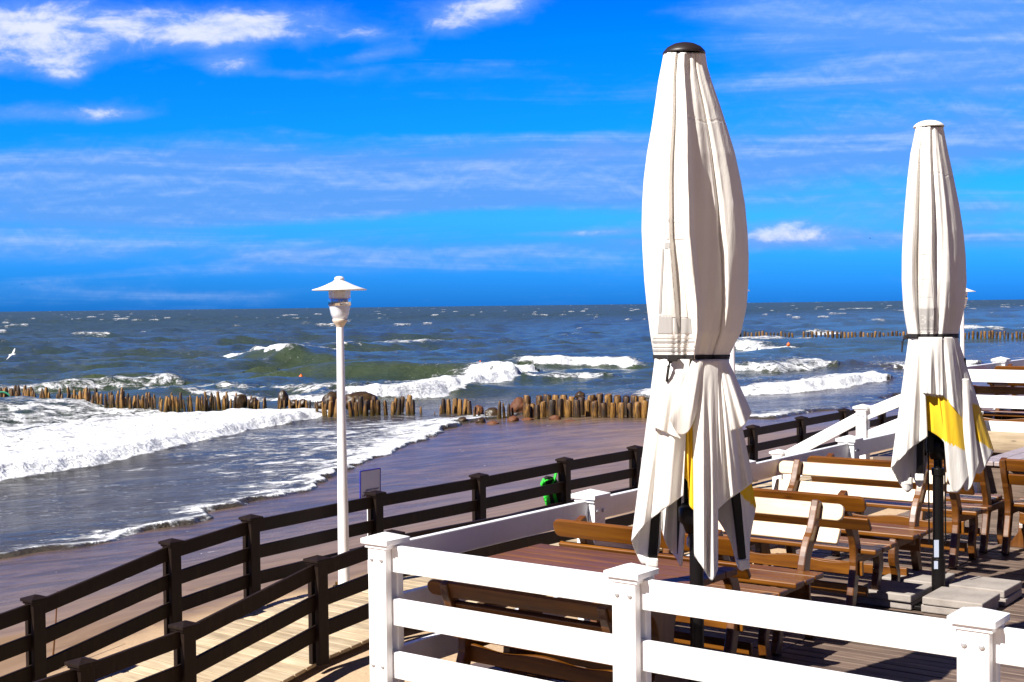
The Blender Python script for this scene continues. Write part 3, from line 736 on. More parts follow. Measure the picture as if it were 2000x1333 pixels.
# ------------------------------------------------------------------ umbrellas
def inpoly(x, y, poly):
    c = False; n = len(poly); j = n-1
    for i in range(n):
        xi, yi = poly[i]; xj, yj = poly[j]
        if (yi > y) != (yj > y) and x < (xj-xi)*(y-yi)/(yj-yi)+xi: c = not c
        j = i
    return c
def resamp(pts, n):
    pts = curve(pts, 10) if len(pts) > 2 else pts
    d = [0]
    for a_, b_ in zip(pts, pts[1:]): d.append(d[-1] + math.dist(a_, b_))
    out = []
    for i in range(n):
        s = d[-1]*i/(n-1); k = 0
        while k < len(d)-2 and d[k+1] < s: k += 1
        t = (s-d[k])/max(d[k+1]-d[k], 1e-9); out.append(tuple(p + (q-p)*t for p, q in zip(pts[k], pts[k+1])))
    return out
def make_umbrella(label, U, sil, strap_y, flaps, ribs, folds, yellow, capmat, capdim, prints, pole, seed, knot, drape):
    root = thing('closed_umbrella', label, 'umbrella', U, 0, 'closed parasols on the deck')
    mpp = U.y/F
    def W(px, py, dd):                                  # photo pixel + depth offset (m) -> world
        return at_y(px, py, U.y + dd)
    ys = [s[0] for s in sil]
    def lr(py):
        return float(np.interp(py, ys, [s[1] for s in sil])), float(np.interp(py, ys, [s[2] for s in sil]))
    y0, y1 = ys[0], strap_y
    cuts = folds
    rs = np.random.RandomState(seed)
    amps = rs.uniform(0.7, 1.25, len(cuts)); pows = rs.uniform(1.2, 2.4, len(cuts))
    def g(th, f):
        th = th % 360
        n = len(cuts)
        for i in range(n):
            a_ = cuts[i]; b_ = cuts[(i+1) % n] + (360 if i == n-1 else 0)
            t_ = th if th >= a_ else th + 360
            if a_ <= t_ < b_:
                w = (t_-a_)/(b_-a_); lip = min(1.0, (t_-a_)/2.6)
                v = (1-w)**pows[i]*amps[i]
                prev = 0.0
                return v*lip + prev*(1-lip)
        return 0.0
    def body(th, py, extra=0.0):
        l, r = lr(py); f = (py-y0)/(y1-y0)
        cx = (l+r)/2; w = (r-l)/2
        tw = th + 14*math.sin(f*2.4+0.4)                 # creases drift round the body
        amp = 0.10 + 0.26*math.sin(min(f,1)*math.pi)**0.8*(0.8) + 0.10*f
        top = max(0, 1-f*5.5); bot = max(0, (f-0.72)/0.28)
        k = 1 - amp*g(tw, f)*0.9
        small = - 0.05*top*(1+math.cos(R(th*14))) + 0.022*bot*(1+math.sin(R(th*17)+1.3)) + 0.010*bot*math.sin(R(th*41)) + 0.012*math.sin(R(th*5)+f*9) * math.sin(f*math.pi)
        cs = math.cos(R(th)); sn = math.sin(R(th))
        if sn < 0:                                       # towards the viewer: the drape as it hangs in the photograph
            xn = cs; sh = float(np.interp(f, [0, .1, .35, .6, .85, 1], drape['shift']))*(1-abs(xn))
            de = float(np.interp(xn - sh, drape['x'], drape['d']))
            cr = math.sqrt(max(0.0, 1-xn*xn))
            a_ = drape['amp']*(0.55 + 0.45*math.sin(min(1, max(0, f))*math.pi)) 
            de = cr + (de-cr)*a_
            de += (small + 0.018*math.sin(xn*23 + f*7) + 0.03*bot*math.sin(xn*19+1))*(1-abs(xn)**3)
            x = cx + w*xn*(1+small*0.3); dd = -w*mpp*de
        else:
            bl = min(1.0, sn*3); kk = 1 + (k+small-1)*bl
            x = cx + w*kk*cs; dd = w*mpp*kk*sn*0.9
        p = W(x, py, dd)
        if extra:
            c = W(cx, py, 0); v = (p-c); v.z = 0; p = p + v.normalized()*extra
        return p
    mb = MB(); nth = 480; nv = 150
    rows = []
    for i in range(nv+1):
        py = y0 + (y1+4-y0)*i/nv
        rows.append([body(360.0*j/nth, py) for j in range(nth+1)])
    mb.grid(rows)
    # skirt flaps below the strap
    for fl in flaps:
        top, bot, fold, nf, pol = fl
        n = 46; mrows = 60
        tp = resamp(top, n); bp = resamp(bot, n); ph = rs.uniform(0, 6)
        pts = []; pxs = []
        for i in range(mrows+1):
            v = i/mrows; row = []; rp = []
            for j in range(n):
                u = j/(n-1)
                x = tp[j][0] + (bp[j][0]-tp[j][0])*v; y = tp[j][1] + (bp[j][1]-tp[j][1])*v; d = tp[j][2] + (bp[j][2]-tp[j][2])*v
                d += 1.5*fold*(math.sin(u*nf*6.283 + ph + 0.8*v) + 0.45*math.sin(u*nf*13.1 + 1.7*ph))*(0.25+0.75*v)*math.sin(min(1.0, v*1.4)*1.5708)
                d -= 0.03*math.sin(v*math.pi)*math.sin(u*math.pi)
                row.append(W(x, y, d)); rp.append((x, y))
            pts.append(row); pxs.append(rp)
        def mf(i, j, pxs=pxs, pol=pol):
            if pol == 'all': return 1
            x, y = pxs[i][j]
            return 1 if (pol and any(inpoly(x, y, q) for q in pol)) else 0
        mb.grid(pts, mfun=mf)
    can = mb.build('canopy', [M['canvas'], M['canvasy']], root, U, smooth=True, solid=0.0025)
    # top cap
    cx, cy, cw, chh = capdim
    c = W(cx, cy, 0); r_ = cw*mpp/2; h = chh*mpp
    mb = MB(); mb.lathe([(0.0, h), (r_*0.25, h*0.97), (r_*0.5, h*0.84), (r_*0.78, h*0.52), (r_*0.95, h*0.12), (r_, -h*0.12), (r_*0.97, -h*0.22), (r_*0.80, -h*0.08), (0, 0.0)], c, 40)
    mb.build('cap', capmat, root, U, smooth=True)
    # strap
    def strap_pt(th, dy): return body(th, strap_y + dy, 0.004)
    mb = MB(); rr = [[strap_pt(360*j/120, dy) for j in range(121)] for dy in (-4.5, -2, 1, 3.5)]
    mb.grid(rr); st = mb.build('strap', M['strap'], root, U, smooth=True, solid=0.004)
    mb = MB(); kp = [W(*q) for q in knot]
    mb.tube(kp, [0.011]*2 + [0.007]*(len(kp)-2), 8); mb.box(kp[0], (0.045, 0.03, 0.03)); mb.build('buckle', M['strap'], st, U, bevel=0.004)
    # pole, hub, ribs
    pt, ptop, rad = pole
    topz = W(cx, cy, 0).z
    mb = MB(); mb.tube([Vector((U.x, U.y, FLOOR+0.02)), Vector((U.x, U.y, pt))], rad*1.25, 20); 
    mb.tube([Vector((U.x, U.y, pt)), Vector((U.x, U.y, ptop)), Vector((c.x, c.y, topz-0.02))], rad, 16)
    mb.tube([Vector((U.x, U.y, pt-0.02)), Vector((U.x, U.y, pt+0.03))], rad*1.5, 20)
    mb.build('pole', M['black'], root, U, smooth=False, bevel=0.003)
    mb = MB(); mb.box(U + A*0 + Z*0.02, (0.80, 0.07, 0.025), (A, B, Z)); mb.box(U + Z*0.021, (0.07, 0.80, 0.024), (A, B, Z))
    mb.tube([U + Z*0.02, U + Z*0.30], rad*1.55, 20); mb.build('base_cross', M['black'], root, U, bevel=0.003)
    hz = ribs['hub']; hub = W(*hz[:3])
    mb = MB(); mb.lathe([(0,0.05),(0.07,0.05),(0.085,0.03),(0.085,-0.03),(0.065,-0.05),(0.05,-0.09),(0,-0.09)], Vector((U.x, U.y, hub.z)), 20); mb.build('hub', M['black'], root, U, smooth=True)
    for (xa, ya, da, xb, yb, db, wd, pocket) in ribs['list']:
        a_ = W(xa, ya, da); b_ = W(xb, yb, db); mb = MB()
        v = (b_-a_); L = v.length; w_ = v.normalized(); xx = Vector((1,0,0)); xx = (xx - w_*xx.dot(w_)).normalized(); yy = w_.cross(xx)
        mb.box((a_+b_)/2, (wd, wd*0.75, L), (xx, yy, w_))
        rb = mb.build('rib', M['black'], root, U, bevel=0.006)
        if pocket:
            mb = MB(); e = b_ + w_*(pocket*0.45)
            pl = rrect(wd*1.35, pocket, wd*0.3); 
            mb.box(e, (wd*1.28, wd*1.0, pocket), (xx, yy, w_)); mb.build('rib_pocket', M['canvas'], rb, U, bevel=0.008)
    for (xa, ya, da, xb, yb, db) in ribs.get('wire', []):
        mb = MB(); mb.tube([W(xa, ya, da), W(xb, yb, db)], 0.006, 8); mb.build('cord', M['black'], root, U)
    # printed lighthouse and stripes, laid on the cloth
    def pm(px, py):
        l, r = lr(py); q = max(-0.98, min(0.98, (px-(l+r)/2)/((r-l)/2*0.9)))
        return body(360 - math.degrees(math.acos(q)), py, 0.0045)
    mbp = MB()
    for (x0, ya, x1, yb, xi0, xi1, mi) in prints['quads']:  # top edge x0..x1 at ya, bottom xi0..xi1 at yb
        ny = max(2, int(abs(yb-ya)/3)); nx = max(2, int(max(abs(x1-x0), abs(xi1-xi0))/2))
        mbp.grid([[pm(x0 + (x1-x0)*j/nx + ((xi0 + (xi1-xi0)*j/nx) - (x0 + (x1-x0)*j/nx))*i/ny, ya + (yb-ya)*i/ny) for j in range(nx+1)] for i in range(ny+1)], mi)
    if prints.get('text'):
        tx, x, y, hgt = prints['text']
        cu = bpy.data.curves.new('t', 'FONT'); cu.body = tx; cu.size = hgt*1.38; cu.align_x = 'CENTER'
        to = bpy.data.objects.new('t', cu); C.objects.link(to); dg = bpy.context.evaluated_depsgraph_get()
        tm = bpy.data.meshes.new_from_object(to.evaluated_get(dg)); bm = bmesh.new(); bm.from_mesh(tm)
        bmesh.ops.triangulate(bm, faces=bm.faces)
        for _ in range(2): bmesh.ops.subdivide_edges(bm, edges=bm.edges, cuts=1, use_grid_fill=True)
        bm.verts.index_update()
        mbp.add([pm(x + v.co.x, y - v.co.y) for v in bm.verts], [[v.index for v in f.verts] for f in bm.faces], 1)
        bm.free(); bpy.data.objects.remove(to)
    mbp.build('print', [M['print'], M['printl']], can, U, smooth=True)
    return root

sil1 = [(103,1297,1377),(130,1292,1381),(160,1286,1390),(200,1280.5,1404),(250,1273,1420),(300,1264,1435),(350,1258,1446),(400,1255,1455),(450,1254,1459.5),(500,1256,1462),(550,1259,1461),(600,1264,1457),(650,1270,1446),(680,1275,1430),(698,1278,1422),(715,1277,1424)]
fl1 = [
    # back curtains first
    ([(1285,705,.12),(1340,702,.16),(1400,702,.16)], [(1287,1010,.13),(1300,1060,.12),(1320,1090,.10),(1332,1106,.08),(1334,1040,.10)], 0.02, 2, None),
    ([(1400,705,.14),(1412,702,.10),(1421,702,.05)], [(1400,1012,.16),(1425,1055,.12),(1443,1112,.06),(1462,1104,.05),(1465,1055,.06),(1477,988,.05)], 0.012, 1.5, [[(1440,938),(1480,930),(1482,992),(1470,990),(1444,962)]]),
    ([(1300,702,-.02),(1290,702,-.02),(1280,702,-.02)], [(1290,1060,.02),(1281,1094,.03),(1256,1103,.02),(1240,1075,.0),(1234,1056,-.04)], 0.01, 1, None),
    # deep yellow panel behind the front flaps
    ([(1322,705,-.10),(1340,705,-.12),(1366,705,-.12)], [(1328,930,-.10),(1343,942,-.11),(1346,985,-.12),(1360,1001,-.12)], 0.010, 1.5, [[(1310,820),(1380,815),(1380,1010),(1310,1010)]]),
    # right flap
    ([(1396,702,-.15),(1410,702,-.10),(1421,701,-.02)], [(1402,995,-.15),(1425,975,-.13),(1450,958,-.08),(1472,941,-.01)], 0.016, 2.2, [[(1462,860),(1480,850),(1480,950),(1470,945)]]),
    ([(1404,703,-.12),(1414,702,-.08),(1421,702,-.03)], [(1428,842,-.14),(1452,832,-.12),(1468,806,-.05)], 0.010, 1.3, None),
    # front left flap
    ([(1279,702,-.04),(1310,703,-.13),(1346,703,-.16)], [(1233,1058,-.05),(1262,1022,-.12),(1300,993,-.15),(1334,968,-.15)], 0.014, 2.0, None),
    # centre column
    ([(1352,703,-.17),(1376,703,-.17),(1403,702,-.14)], [(1356,1086,-.17),(1372,1108,-.22),(1390,1134,-.22),(1402,1112,-.17)], 0.022, 1.6, None),
    # short front panel and the turned-back corner
    ([(1279,701,-.06),(1312,702,-.16),(1348,702,-.18)], [(1272,832,-.15),(1300,845,-.20),(1329,858,-.21)], 0.008, 1.3, None),
    ([(1352,704,-.19),(1362,704,-.19),(1374,704,-.18)], [(1307,819,-.25),(1324,848,-.24),(1345,842,-.22),(1362,800,-.20)], 0.006, 1.0, None),
]
ribs1 = dict(hub=(1357, 1005, 0), list=[(1296,790,-.0,1274,1090,0.0,.044,.045), (1415,780,.03,1451,1092,.05,.044,.052), (1330,760,.10,1329,1084,.10,.034,.0), (1345,760,.05,1341,1020,.05,.03,.0),
     (1388,720,.12,1384,1060,.14,.04,.05), (1360,720,.16,1352,1050,.16,.04,.05), (1372,720,-.10,1385,1100,-.13,.036,.045)])
pr1 = dict(quads=[(1315,422,1332,424,1315,430,1),] and [
    (1312,424,1333,428,1312,433,1333,0)][:0] + [
    (1310,428,1334,434,1310,1334,1), (1317,434,1320,462,1317,1320,1), (1325,434,1328,462,1325,1328,1),
    (1308,462,1338,468,1308,1338,1), (1306,474,1314,486,1305,1314,0), (1311,486,1333,620,1299,1345,1),
    (1301,486,1304,612,1295,1299,0), (1304,526,1334,529,1304,1334,1), (1302,580,1340,583,1302,1340,1),
    (1296,616,1318,652,1293,1318,0), (1322,622,1350,652,1322,1352,0)] +
    [(1284,657+i*8.5,1356,661.5+i*8.5,1284,1356,0 if i % 2 else 1) for i in range(4)] + [(1334,700,1344,703,1334,1344,0),(1334,707,1343,710,1334,1343,0)])
make_umbrella('large closed cream umbrella with a black cap, behind the front white fence', U1, sil1, 698, fl1, ribs1,
     [8, 48, 95, 140, 190, 222, 246, 268, 305, 336], None, mat('umbrella_cap_black', 0.45, (0.018,0.011,0.010))[0], (1336, 103, 84, 19), pr1, (-0.55, 0.0, 0.027), 3,
     [(1313,700,-.20),(1309,706,-.20),(1306,716,-.21),(1304,730,-.21),(1302,746,-.20)],
     dict(x=[-1.01,-.96,-.86,-.66,-.47,-.43,-.39,-.2,-.12,-.07,-.03,.02,.22,.44,.485,.53,.60,.78,.93,1.01], d=[0,.26,.52,.78,.93,.84,.74,1.02,1.14,1.16,1.02,.90,.72,.56,.42,.52,.53,.40,.19,0], shift=[.05,.05,-.02,-.03,.08,.16], amp=1.0))
sil2 = [(248,1789,1842),(270,1785,1846),(300,1778.5,1852),(350,1772.5,1863),(400,1768,1873),(450,1764.5,1881),(500,1762,1886),(550,1761.5,1887.5),(600,1764.5,1883),(630,1769,1877),(645,1772,1873),(657,1774,1870),(670,1773,1872)]
YP1 = [(1806,771),(1842,772),(1886,811),(1902,893),(1880,880),(1810,838)]; YP2 = [(1889,783),(1921,795),(1942,882),(1892,848)]
fl2 = [
    ([(1790,660,.10),(1825,660,.14),(1860,660,.12)], [(1780,925,.12),(1792,950,.1),(1802,945,.1),(1812,900,.12)], 0.015, 1.5, None),
    ([(1776,660,-.02),(1784,660,-.04),(1795,660,-.04)], [(1741,916,-.05),(1760,950,.0),(1772,962,.02),(1782,955,.03)], 0.008, 1, None),
    ([(1858,660,-.10),(1865,659,-.04),(1870,659,0.0)], [(1900,918,-.14),(1914,926,-.10),(1928,905,-.06),(1941,880,-.02)], 0.012, 1.3, [YP2]),
    ([(1800,661,-.12),(1835,660,-.16),(1864,660,-.10)], [(1812,840,-.14),(1846,868,-.17),(1850,928,-.18),(1867,964,-.18),(1890,936,-.17),(1911,905,-.14)], 0.012, 1.8, [YP1]),
    ([(1880,740,-.12),(1888,740,-.11),(1892,740,-.10)], [(1880,930,-.17),(1884,957,-.17),(1896,953,-.16),(1912,905,-.13)], 0.006, 1, None),
    ([(1775,659,-.04),(1788,659,-.12),(1803,659,-.16)], [(1740,915,-.06),(1756,900,-.12),(1780,876,-.17),(1812,853,-.18)], 0.016, 1.8, None),
    ([(1838,659,-.17),(1850,659,-.15),(1864,659,-.10)], [(1841,776,-.20),(1862,796,-.19),(1888,828,-.14)], 0.010, 1.4, None),
    ([(1799,659,-.17),(1820,659,-.19),(1840,659,-.18)], [(1802,768,-.21),(1822,771,-.22),(1842,773,-.21)], 0.012, 1.6, None),
]
ribs2 = dict(hub=(1830, 872, 0), list=[(1778,690,0,1772,932,0.02,.046,.055), (1800,690,-.06,1796,926,-.08,.042,.05), (1862,690,-.08,1859,948,-.12,.046,.05), (1880,700,.0,1889,932,-.10,.042,.0),
     (1812,700,.10,1806,890,.12,.04,0), (1848,700,.10,1850,892,.12,.04,0), (1842,760,.05,1844,885,.05,.05,0), (1818,760,-.05,1816,885,-.05,.05,0)],
     wire=[(1813,885,-.06,1815,1062,-.05), (1845,885,-.06,1847,1062,-.05)])
pr2 = dict(quads=[(1800,470,1814,473,1800,1814,1),(1803,473,1805,492,1803,1805,1),(1809,473,1811,492,1809,1811,1),(1798,492,1817,497,1798,1817,1),(1800,499,1816,604,1798,1824,1),
    (1800,545,1818,547,1800,1818,0),(1799,580,1821,582,1799,1821,0),(1796,602,1828,646,1796,1829,0)] + [(1797,640+i*6,1830,643+i*6,1797,1830,1) for i in range(2)] + [(1810,665-8,1817,667-8,1810,1817,0)][:0],
    text=('34', 1812, 634, 19))
make_umbrella('closed cream umbrella with a white cap and yellow band, at the right', U2, sil2, 657, fl2, ribs2,
     [10, 60, 110, 150, 195, 228, 250, 282, 318, 342], None, M['canvas'], (1814, 247, 59, 11.5), pr2, (-1.20, -1.0, 0.030), 9,
     [(1772,659,-.02),(1766,661,-.02),(1763,668,-.02),(1762,680,-.02),(1761,688,-.02)],
     dict(x=[-1.01,-.95,-.84,-.70,-.60,-.53,-.47,-.40,-.2,-.05,.0,.04,.08,.3,.5,.62,.8,.93,1.01], d=[0,.34,.66,.86,.80,.60,.64,.82,.97,1.06,1.05,.90,.84,.93,.86,.68,.45,.2,0], shift=[.05,.05,.0,-.04,.0,.0], amp=1.0))
u2 = [o for o in C.objects if o.name.startswith('closed_umbrella')][-1]
mb = MB(); mb.box(at_y(1829,1072,U2.y-0.041), (0.032, 0.004, 0.12)); mb.box(at_y(1829,1104,U2.y-0.041), (0.032,0.004,0.055)); mb.build('sticker', M['sticker'], u2, U2)

# ------------------------------------------------------------------ groynes
def pile_mesh(h, r, taper, seed, lean=0.0):
    rs = random.Random(seed); mb = MB(); n = 12; rows = []
    zs = [-0.6, 0.0, h*0.35, h*0.7, h*0.92, h]
    ph = rs.uniform(0, 6)
    for i, z in enumerate(zs):
        f = max(0, z/h); rr = r*(1 - taper*f**1.6)
        if i == len(zs)-1: rr *= 0.82 if taper < 0.3 else 0.55
        rows.append([Vector((rr*(1+0.10*math.sin(3*a+ph)+0.05*math.sin(7*a+z*5))*math.cos(a) + lean*z, rr*(1+0.10*math.sin(2*a+ph))*math.sin(a), z + (0.03*math.sin(a+ph) if i == 5 else 0))) for a in [2*math.pi*k/n for k in range(n+1)]])
    mb.grid(rows); top = rows[-1][:-1]; mb.add(top, [tuple(range(n))])
    me = bpy.data.meshes.new('groyne_pile'); me.from_pydata(mb.v, [], mb.f); me.materials.append(M['pile']); me.validate()
    me.polygons.foreach_set('use_smooth', [len(p_.vertices) == 4 for p_ in me.polygons]); return me
def pile(me, px, py, dd, label, group, s=1.0, tilt=0.0, sink=0.0):
    p = at(px, py, SEA); v = Vector((p.x, p.y, 0)).normalized(); p = p + v*dd
    o = bpy.data.objects.new('groyne_pile', me); C.objects.link(o)
    o.location = (p.x, p.y, SEA - sink); o.rotation_euler = (random.uniform(-.05,.05), tilt + random.uniform(-.05,.05), random.uniform(0, 6.28)); o.scale = (s*random.uniform(.85,1.15), s*random.uniform(.85,1.15), s)
    tag(o, label, 'pile', group); return o
thin = [pile_mesh(1.0, 0.135, 0.5, i, random.uniform(-.05,.05)) for i in range(7)]
midp = [pile_mesh(0.95, 0.16, 0.22, 20+i) for i in range(6)]
fat = [pile_mesh(1.12, 0.205, 0.06, 40+i) for i in range(6)]
line = [(-60,786),(0,790),(130,797),(300,800),(450,797),(640,810),(720,812),(830,809),(870,814),(930,819),(1030,820),(1260,823),(1420,826)]
def ly(px): return float(np.interp(px, [q[0] for q in line], [q[1] for q in line]))
G1 = 'piles of the near groyne'
px = -30.0
while px < 462:
    if not (95 < px < 108) and not (118 < px < 126):
        for row in (0, 1):
            if random.random() < (0.92 if row == 0 else 0.8):
                pile(random.choice(thin), px + random.uniform(-3,3) + row*5, ly(px), row*1.5 + random.uniform(-.2,.2), 'thin pointed brown pile in the left stretch of the near groyne', G1, random.uniform(.46,.70) + row*0.07 + (0.22 if px < 240 else 0.0), random.uniform(-.1,.12))
    px += random.uniform(6.4, 9.0)
px = 462.0
while px < 640:
    for row in (0, 1):
        if random.random() < 0.75: pile(random.choice(thin), px + random.uniform(-3,3), ly(px)-2, row*1.3, 'short brown pile among foam and boulders just left of the lamp pole', G1, random.uniform(.42,.6), random.uniform(-.1,.1))
    px += random.uniform(9, 14)
px = 644.0
while px < 800:
    for row in (0, 1):
        if random.random() < (1 if row == 0 else .75): pile(random.choice(midp), px + random.uniform(-2,2) + row*5, ly(px), row*1.4, 'grey brown pile of the near groyne just right of the lamp pole', G1, random.uniform(.62,.78) + row*.08, 0.10)
    px += random.uniform(11.5, 15)
for x, s, l in ((806,.7,'upright pile standing alone left of the groyne gap'), (822,.36,'short stump left of the groyne gap'), (849,.16,'tiny stump inside the groyne gap')):
    pile(midp[0], x, ly(x), 0, 'brown ' + l, G1, s)
for i, x in enumerate((861, 868, 877, 889, 898, 909, 918)):
    pile(midp[i % 6], x, ly(x)-2, (0, .8, .1, .9, .1, .8, .2)[i], 'slim brown pile in the small cluster right of the groyne gap', G1, (.45,.72,.78,.8,.82,.8,.78)[i])
for i, x in enumerate((927, 936, 975, 985, 994, 1002)):
    pile(thin[i % 7], x, ly(x), (0,.3,0,.2,.1,.3)[i], 'thin leaning pile among the red rocks before the thick piles', G1, (.55,.5,.8,.7,.68,.5)[i])
ordn = ['first','second','third','fourth','fifth','sixth','seventh','eighth','ninth','tenth','eleventh','twelfth','thirteenth','fourteenth','fifteenth','sixteenth']
xs = [1030, 1040, 1049, 1061, 1077, 1094, 1111, 1128, 1148, 1162, 1180, 1198, 1214, 1230, 1246, 1259]
for i, x in enumerate(xs):
    pile(fat[i % 6], x, ly(x) + random.uniform(-2, 2), random.uniform(-.2,.2), f'{ordn[i]} thick golden pile from the left in the front row, beside the big umbrella', G1, random.uniform(.68,.82) if i > 2 else .62)
for i, x in enumerate((1030, 1053, 1070, 1086, 1102, 1118, 1137, 1155, 1170, 1189, 1206, 1222, 1240, 1255)):
    pile(fat[(i+3) % 6], x, ly(x), 1.7 + random.uniform(-.2,.2), 'thick dark pile in the rear row behind the golden piles', G1, random.uniform(.8,.92))
px = 1440.0; G2 = 'piles of the far groyne'
while px < 2010:
    if not (1555 < px < 1566):
        pile(random.choice(fat), px, 660.5 + (px-1440)*0.002, random.uniform(-.6,.6), 'small far pile of the distant groyne at right', G2, random.uniform(.62,.92), random.uniform(-.1,.1))
    px += random.uniform(6.0, 9.0)

def rock(px, py, w, h, dd, mt, label, seed, lift=0.0):
    p = at(px, py, SEA); mpp = p.y/F; v = Vector((p.x,p.y,0)).normalized(); p = p + v*dd
    bm = bmesh.new(); bmesh.ops.create_icosphere(bm, subdivisions=4, radius=1.0)
    rs = random.Random(seed); o1 = Vector((rs.uniform(0,50), rs.uniform(0,50), rs.uniform(0,50)))
    from mathutils import noise as nz
    for vt in bm.verts:
        n = nz.fractal(vt.co*0.9 + o1, 1.0, 2.0, 4); vt.co *= 1 + 0.24*n
        vt.co.x *= w*mpp/2.2; vt.co.y *= w*mpp/2*0.8; vt.co.z *= h*mpp/1.9
    me = bpy.data.meshes.new('boulder'); bm.to_mesh(me); bm.free()
    me.polygons.foreach_set('use_smooth', [True]*len(me.polygons))
    o = link('boulder', me, mt); o.location = (p.x, p.y, SEA + h*mpp*0.32 + lift); o.rotation_euler = (0, 0, rs.uniform(0, .6))
    tag(o, label, 'boulder', 'boulders of the groyne')
rk = [(471,797,28,32,.6,'rockd','dark rounded boulder among the piles, larger of two side by side'),
 (496,797,24,24,.5,'rockd','smaller dark boulder touching the right side of the round one'),
 (553,795,24,32,1.2,'rockd','tall leaning dark boulder midway between the left piles and the lamp'),
 (575,797,22,18,.4,'rockd','low foam washed boulder right of the tall leaning one'),
 (592,797,18,17,1.0,'rockd','small brown boulder in the foam left of the lamp'),
 (627,799,22,18,.3,'rockd','flat dark boulder just left of the lamp pole, washed by the white roller'),
 (648,803,38,40,1.8,'rockd','brown boulder half hidden behind the lamp pole'),
 (703,806,76,44,2.4,'rockd','broad domed wet boulder behind the piles right of the lamp pole'),
 (884,819,18,10,-.8,'rockd','small dark rock at the foot of the slim pile cluster'),
 (903,822,22,14,-1.2,'rockd','dark pointed rock before the slim pile cluster, at the end of the wash'),
 (935,817,26,26,.9,'rockr','red brown boulder right of the slim pile cluster'),
 (938,824,24,14,-1.0,'rockd','dark rock in front of the red brown boulder'),
 (962,820,34,24,.8,'rockd','grey dark rubble rock between the two groups of piles'),
 (963,826,26,10,-1.3,'rockr','flat red rock at the waterline between the pile groups'),
 (1002,822,26,15,-1.0,'rockr','brown rounded rock at the foot of the thick piles, left end'),
 (1015,814,40,38,1.6,'rockr','large red boulder behind the first thick piles'),
 (1030,822,28,10,-.6,'rockr','flat red slab of rock at the foot of the first thick piles'),
 (1085,822,26,16,-.7,'rockr','red rock against the foot of the middle thick piles'),
 (1112,825,34,10,-1.0,'rockr','flat orange rock before the middle thick piles'),
 (1133,800,24,16,1.2,'rockd','dark rock wedged on top between the thick piles'),
 (1162,829,20,12,-1.8,'rockd','small dark triangular rock alone in the wash before the thick piles')]
for i, (x, y, w, h, dd, mt_, lb_) in enumerate(rk): rock(x, y, w, h, dd, M[mt_], lb_, 100+i, 0.45 if y == 800 else 0)

# ------------------------------------------------------------------ small things
mb = MB()
q0 = at(2, 790, SEA); pts = []
for i in range(24):
    t = i/23; pts.append(at_y(-14 + 44*t, 776 - 12*math.sin(t*3.1) + 10*t*t, q0.y - 0.4))
mb.tube(pts, 0.05, 6); pts2 = [at_y(-10 + 34*i/15, 782 - 3*math.sin(i*.9), q0.y - 0.5) for i in range(16)]; mb.tube(pts2, 0.04, 6)
tag(mb.build('fishing_rope', M['rope'], origin=q0, loc=q0), 'green rope tangled over the piles at the left edge of the picture', 'rope')
def buoy(px, py, r, label):
    p = at(px, py, SEA); mb = MB(); mb.lathe([(0,-r),(r*.7,-r*.75),(r,-0.1*r),(r*.8,r*.6),(r*.3,r*.95),(r*.18,r*1.3),(0,r*1.3)], n=18)
    o = mb.build('buoy', M['orange'], smooth=True); o.location = p + Z*(r*0.5 + 0.25); tag(o, label, 'buoy', 'orange buoys in the sea')
buoy(938, 719, 0.19, 'orange buoy riding behind the long breaker in the middle of the sea')
buoy(588, 746, 0.15, 'orange buoy in dark water left of the lamp pole')
buoy(1540, 680, 0.21, 'orange buoy right of the big umbrella, near the far groyne')

# sign
def sign():
    p = at_a(722, 970, AO - 0.55); root = thing('notice_sign', 'pale notice sign with a thin blue frame standing behind the dark boardwalk fence', 'sign', Vector((p.x, p.y, WALK)))
    tl, tr, bl, br = [at_a(x, y, AO - 0.55) for x, y in ((703,921),(742,915),(703,978),(742,972))]
    n = A; 
    mb = MB(); mb.add([v - n*0.006 for v in (tl,tr,br,bl)] + [v + n*0.006 for v in (tl,tr,br,bl)], [(0,3,2,1),(4,5,6,7),(0,1,5,4),(1,2,6,5),(2,3,7,6),(3,0,4,7)])
    fc = mb.build('panel', M['signw'], root, root.location)
    mb = MB()
    for a_, b_ in ((tl,tr),(tr,br),(br,bl),(bl,tl)): mb.tube([a_ + n*0.004, b_ + n*0.004], 0.0085, 6)
    mb.build('frame', M['blue'], root, root.location)
    def q(u, v): return tl + (tr-tl)*u + (bl-tl)*v + n*0.0085
    mb = MB()
    for (u0,u1,v0,v1) in ((.28,.94,.655,.675),(.22,.60,.69,.71),(.64,.9,.685,.705),(.12,.42,.735,.755),(.1,.15,.84,.885),(.17,.24,.83,.885)):
        mb.add([q(u0,v0),q(u1,v0),q(u1,v1),q(u0,v1)], [(0,3,2,1)])
    mb.build('writing', M['ink'], fc, root.location)
    mb = MB(); bm_ = (bl+br)/2 - n*0.03; mb.tube([Vector((bm_.x,bm_.y,WALK-0.5)), bm_ + Z*0.2], 0.018, 10); mb.build('sign_post', M['lampw'], root, root.location)
sign()
# thin stake on the beach
p0 = at_a(103, 1292, AO - 0.9); p1 = at_a(112, 1155, AO - 0.9)
mb = MB(); mb.tube([p0 - Z*0.6, p0, (p0+p1)/2 + A*0.01, p1], [0.010,0.010,0.008,0.006], 8)
tag(mb.build('stake', M['benchz'], origin=p0, loc=p0), 'thin brown stake stuck in the sand behind the fence at lower left', 'stake')

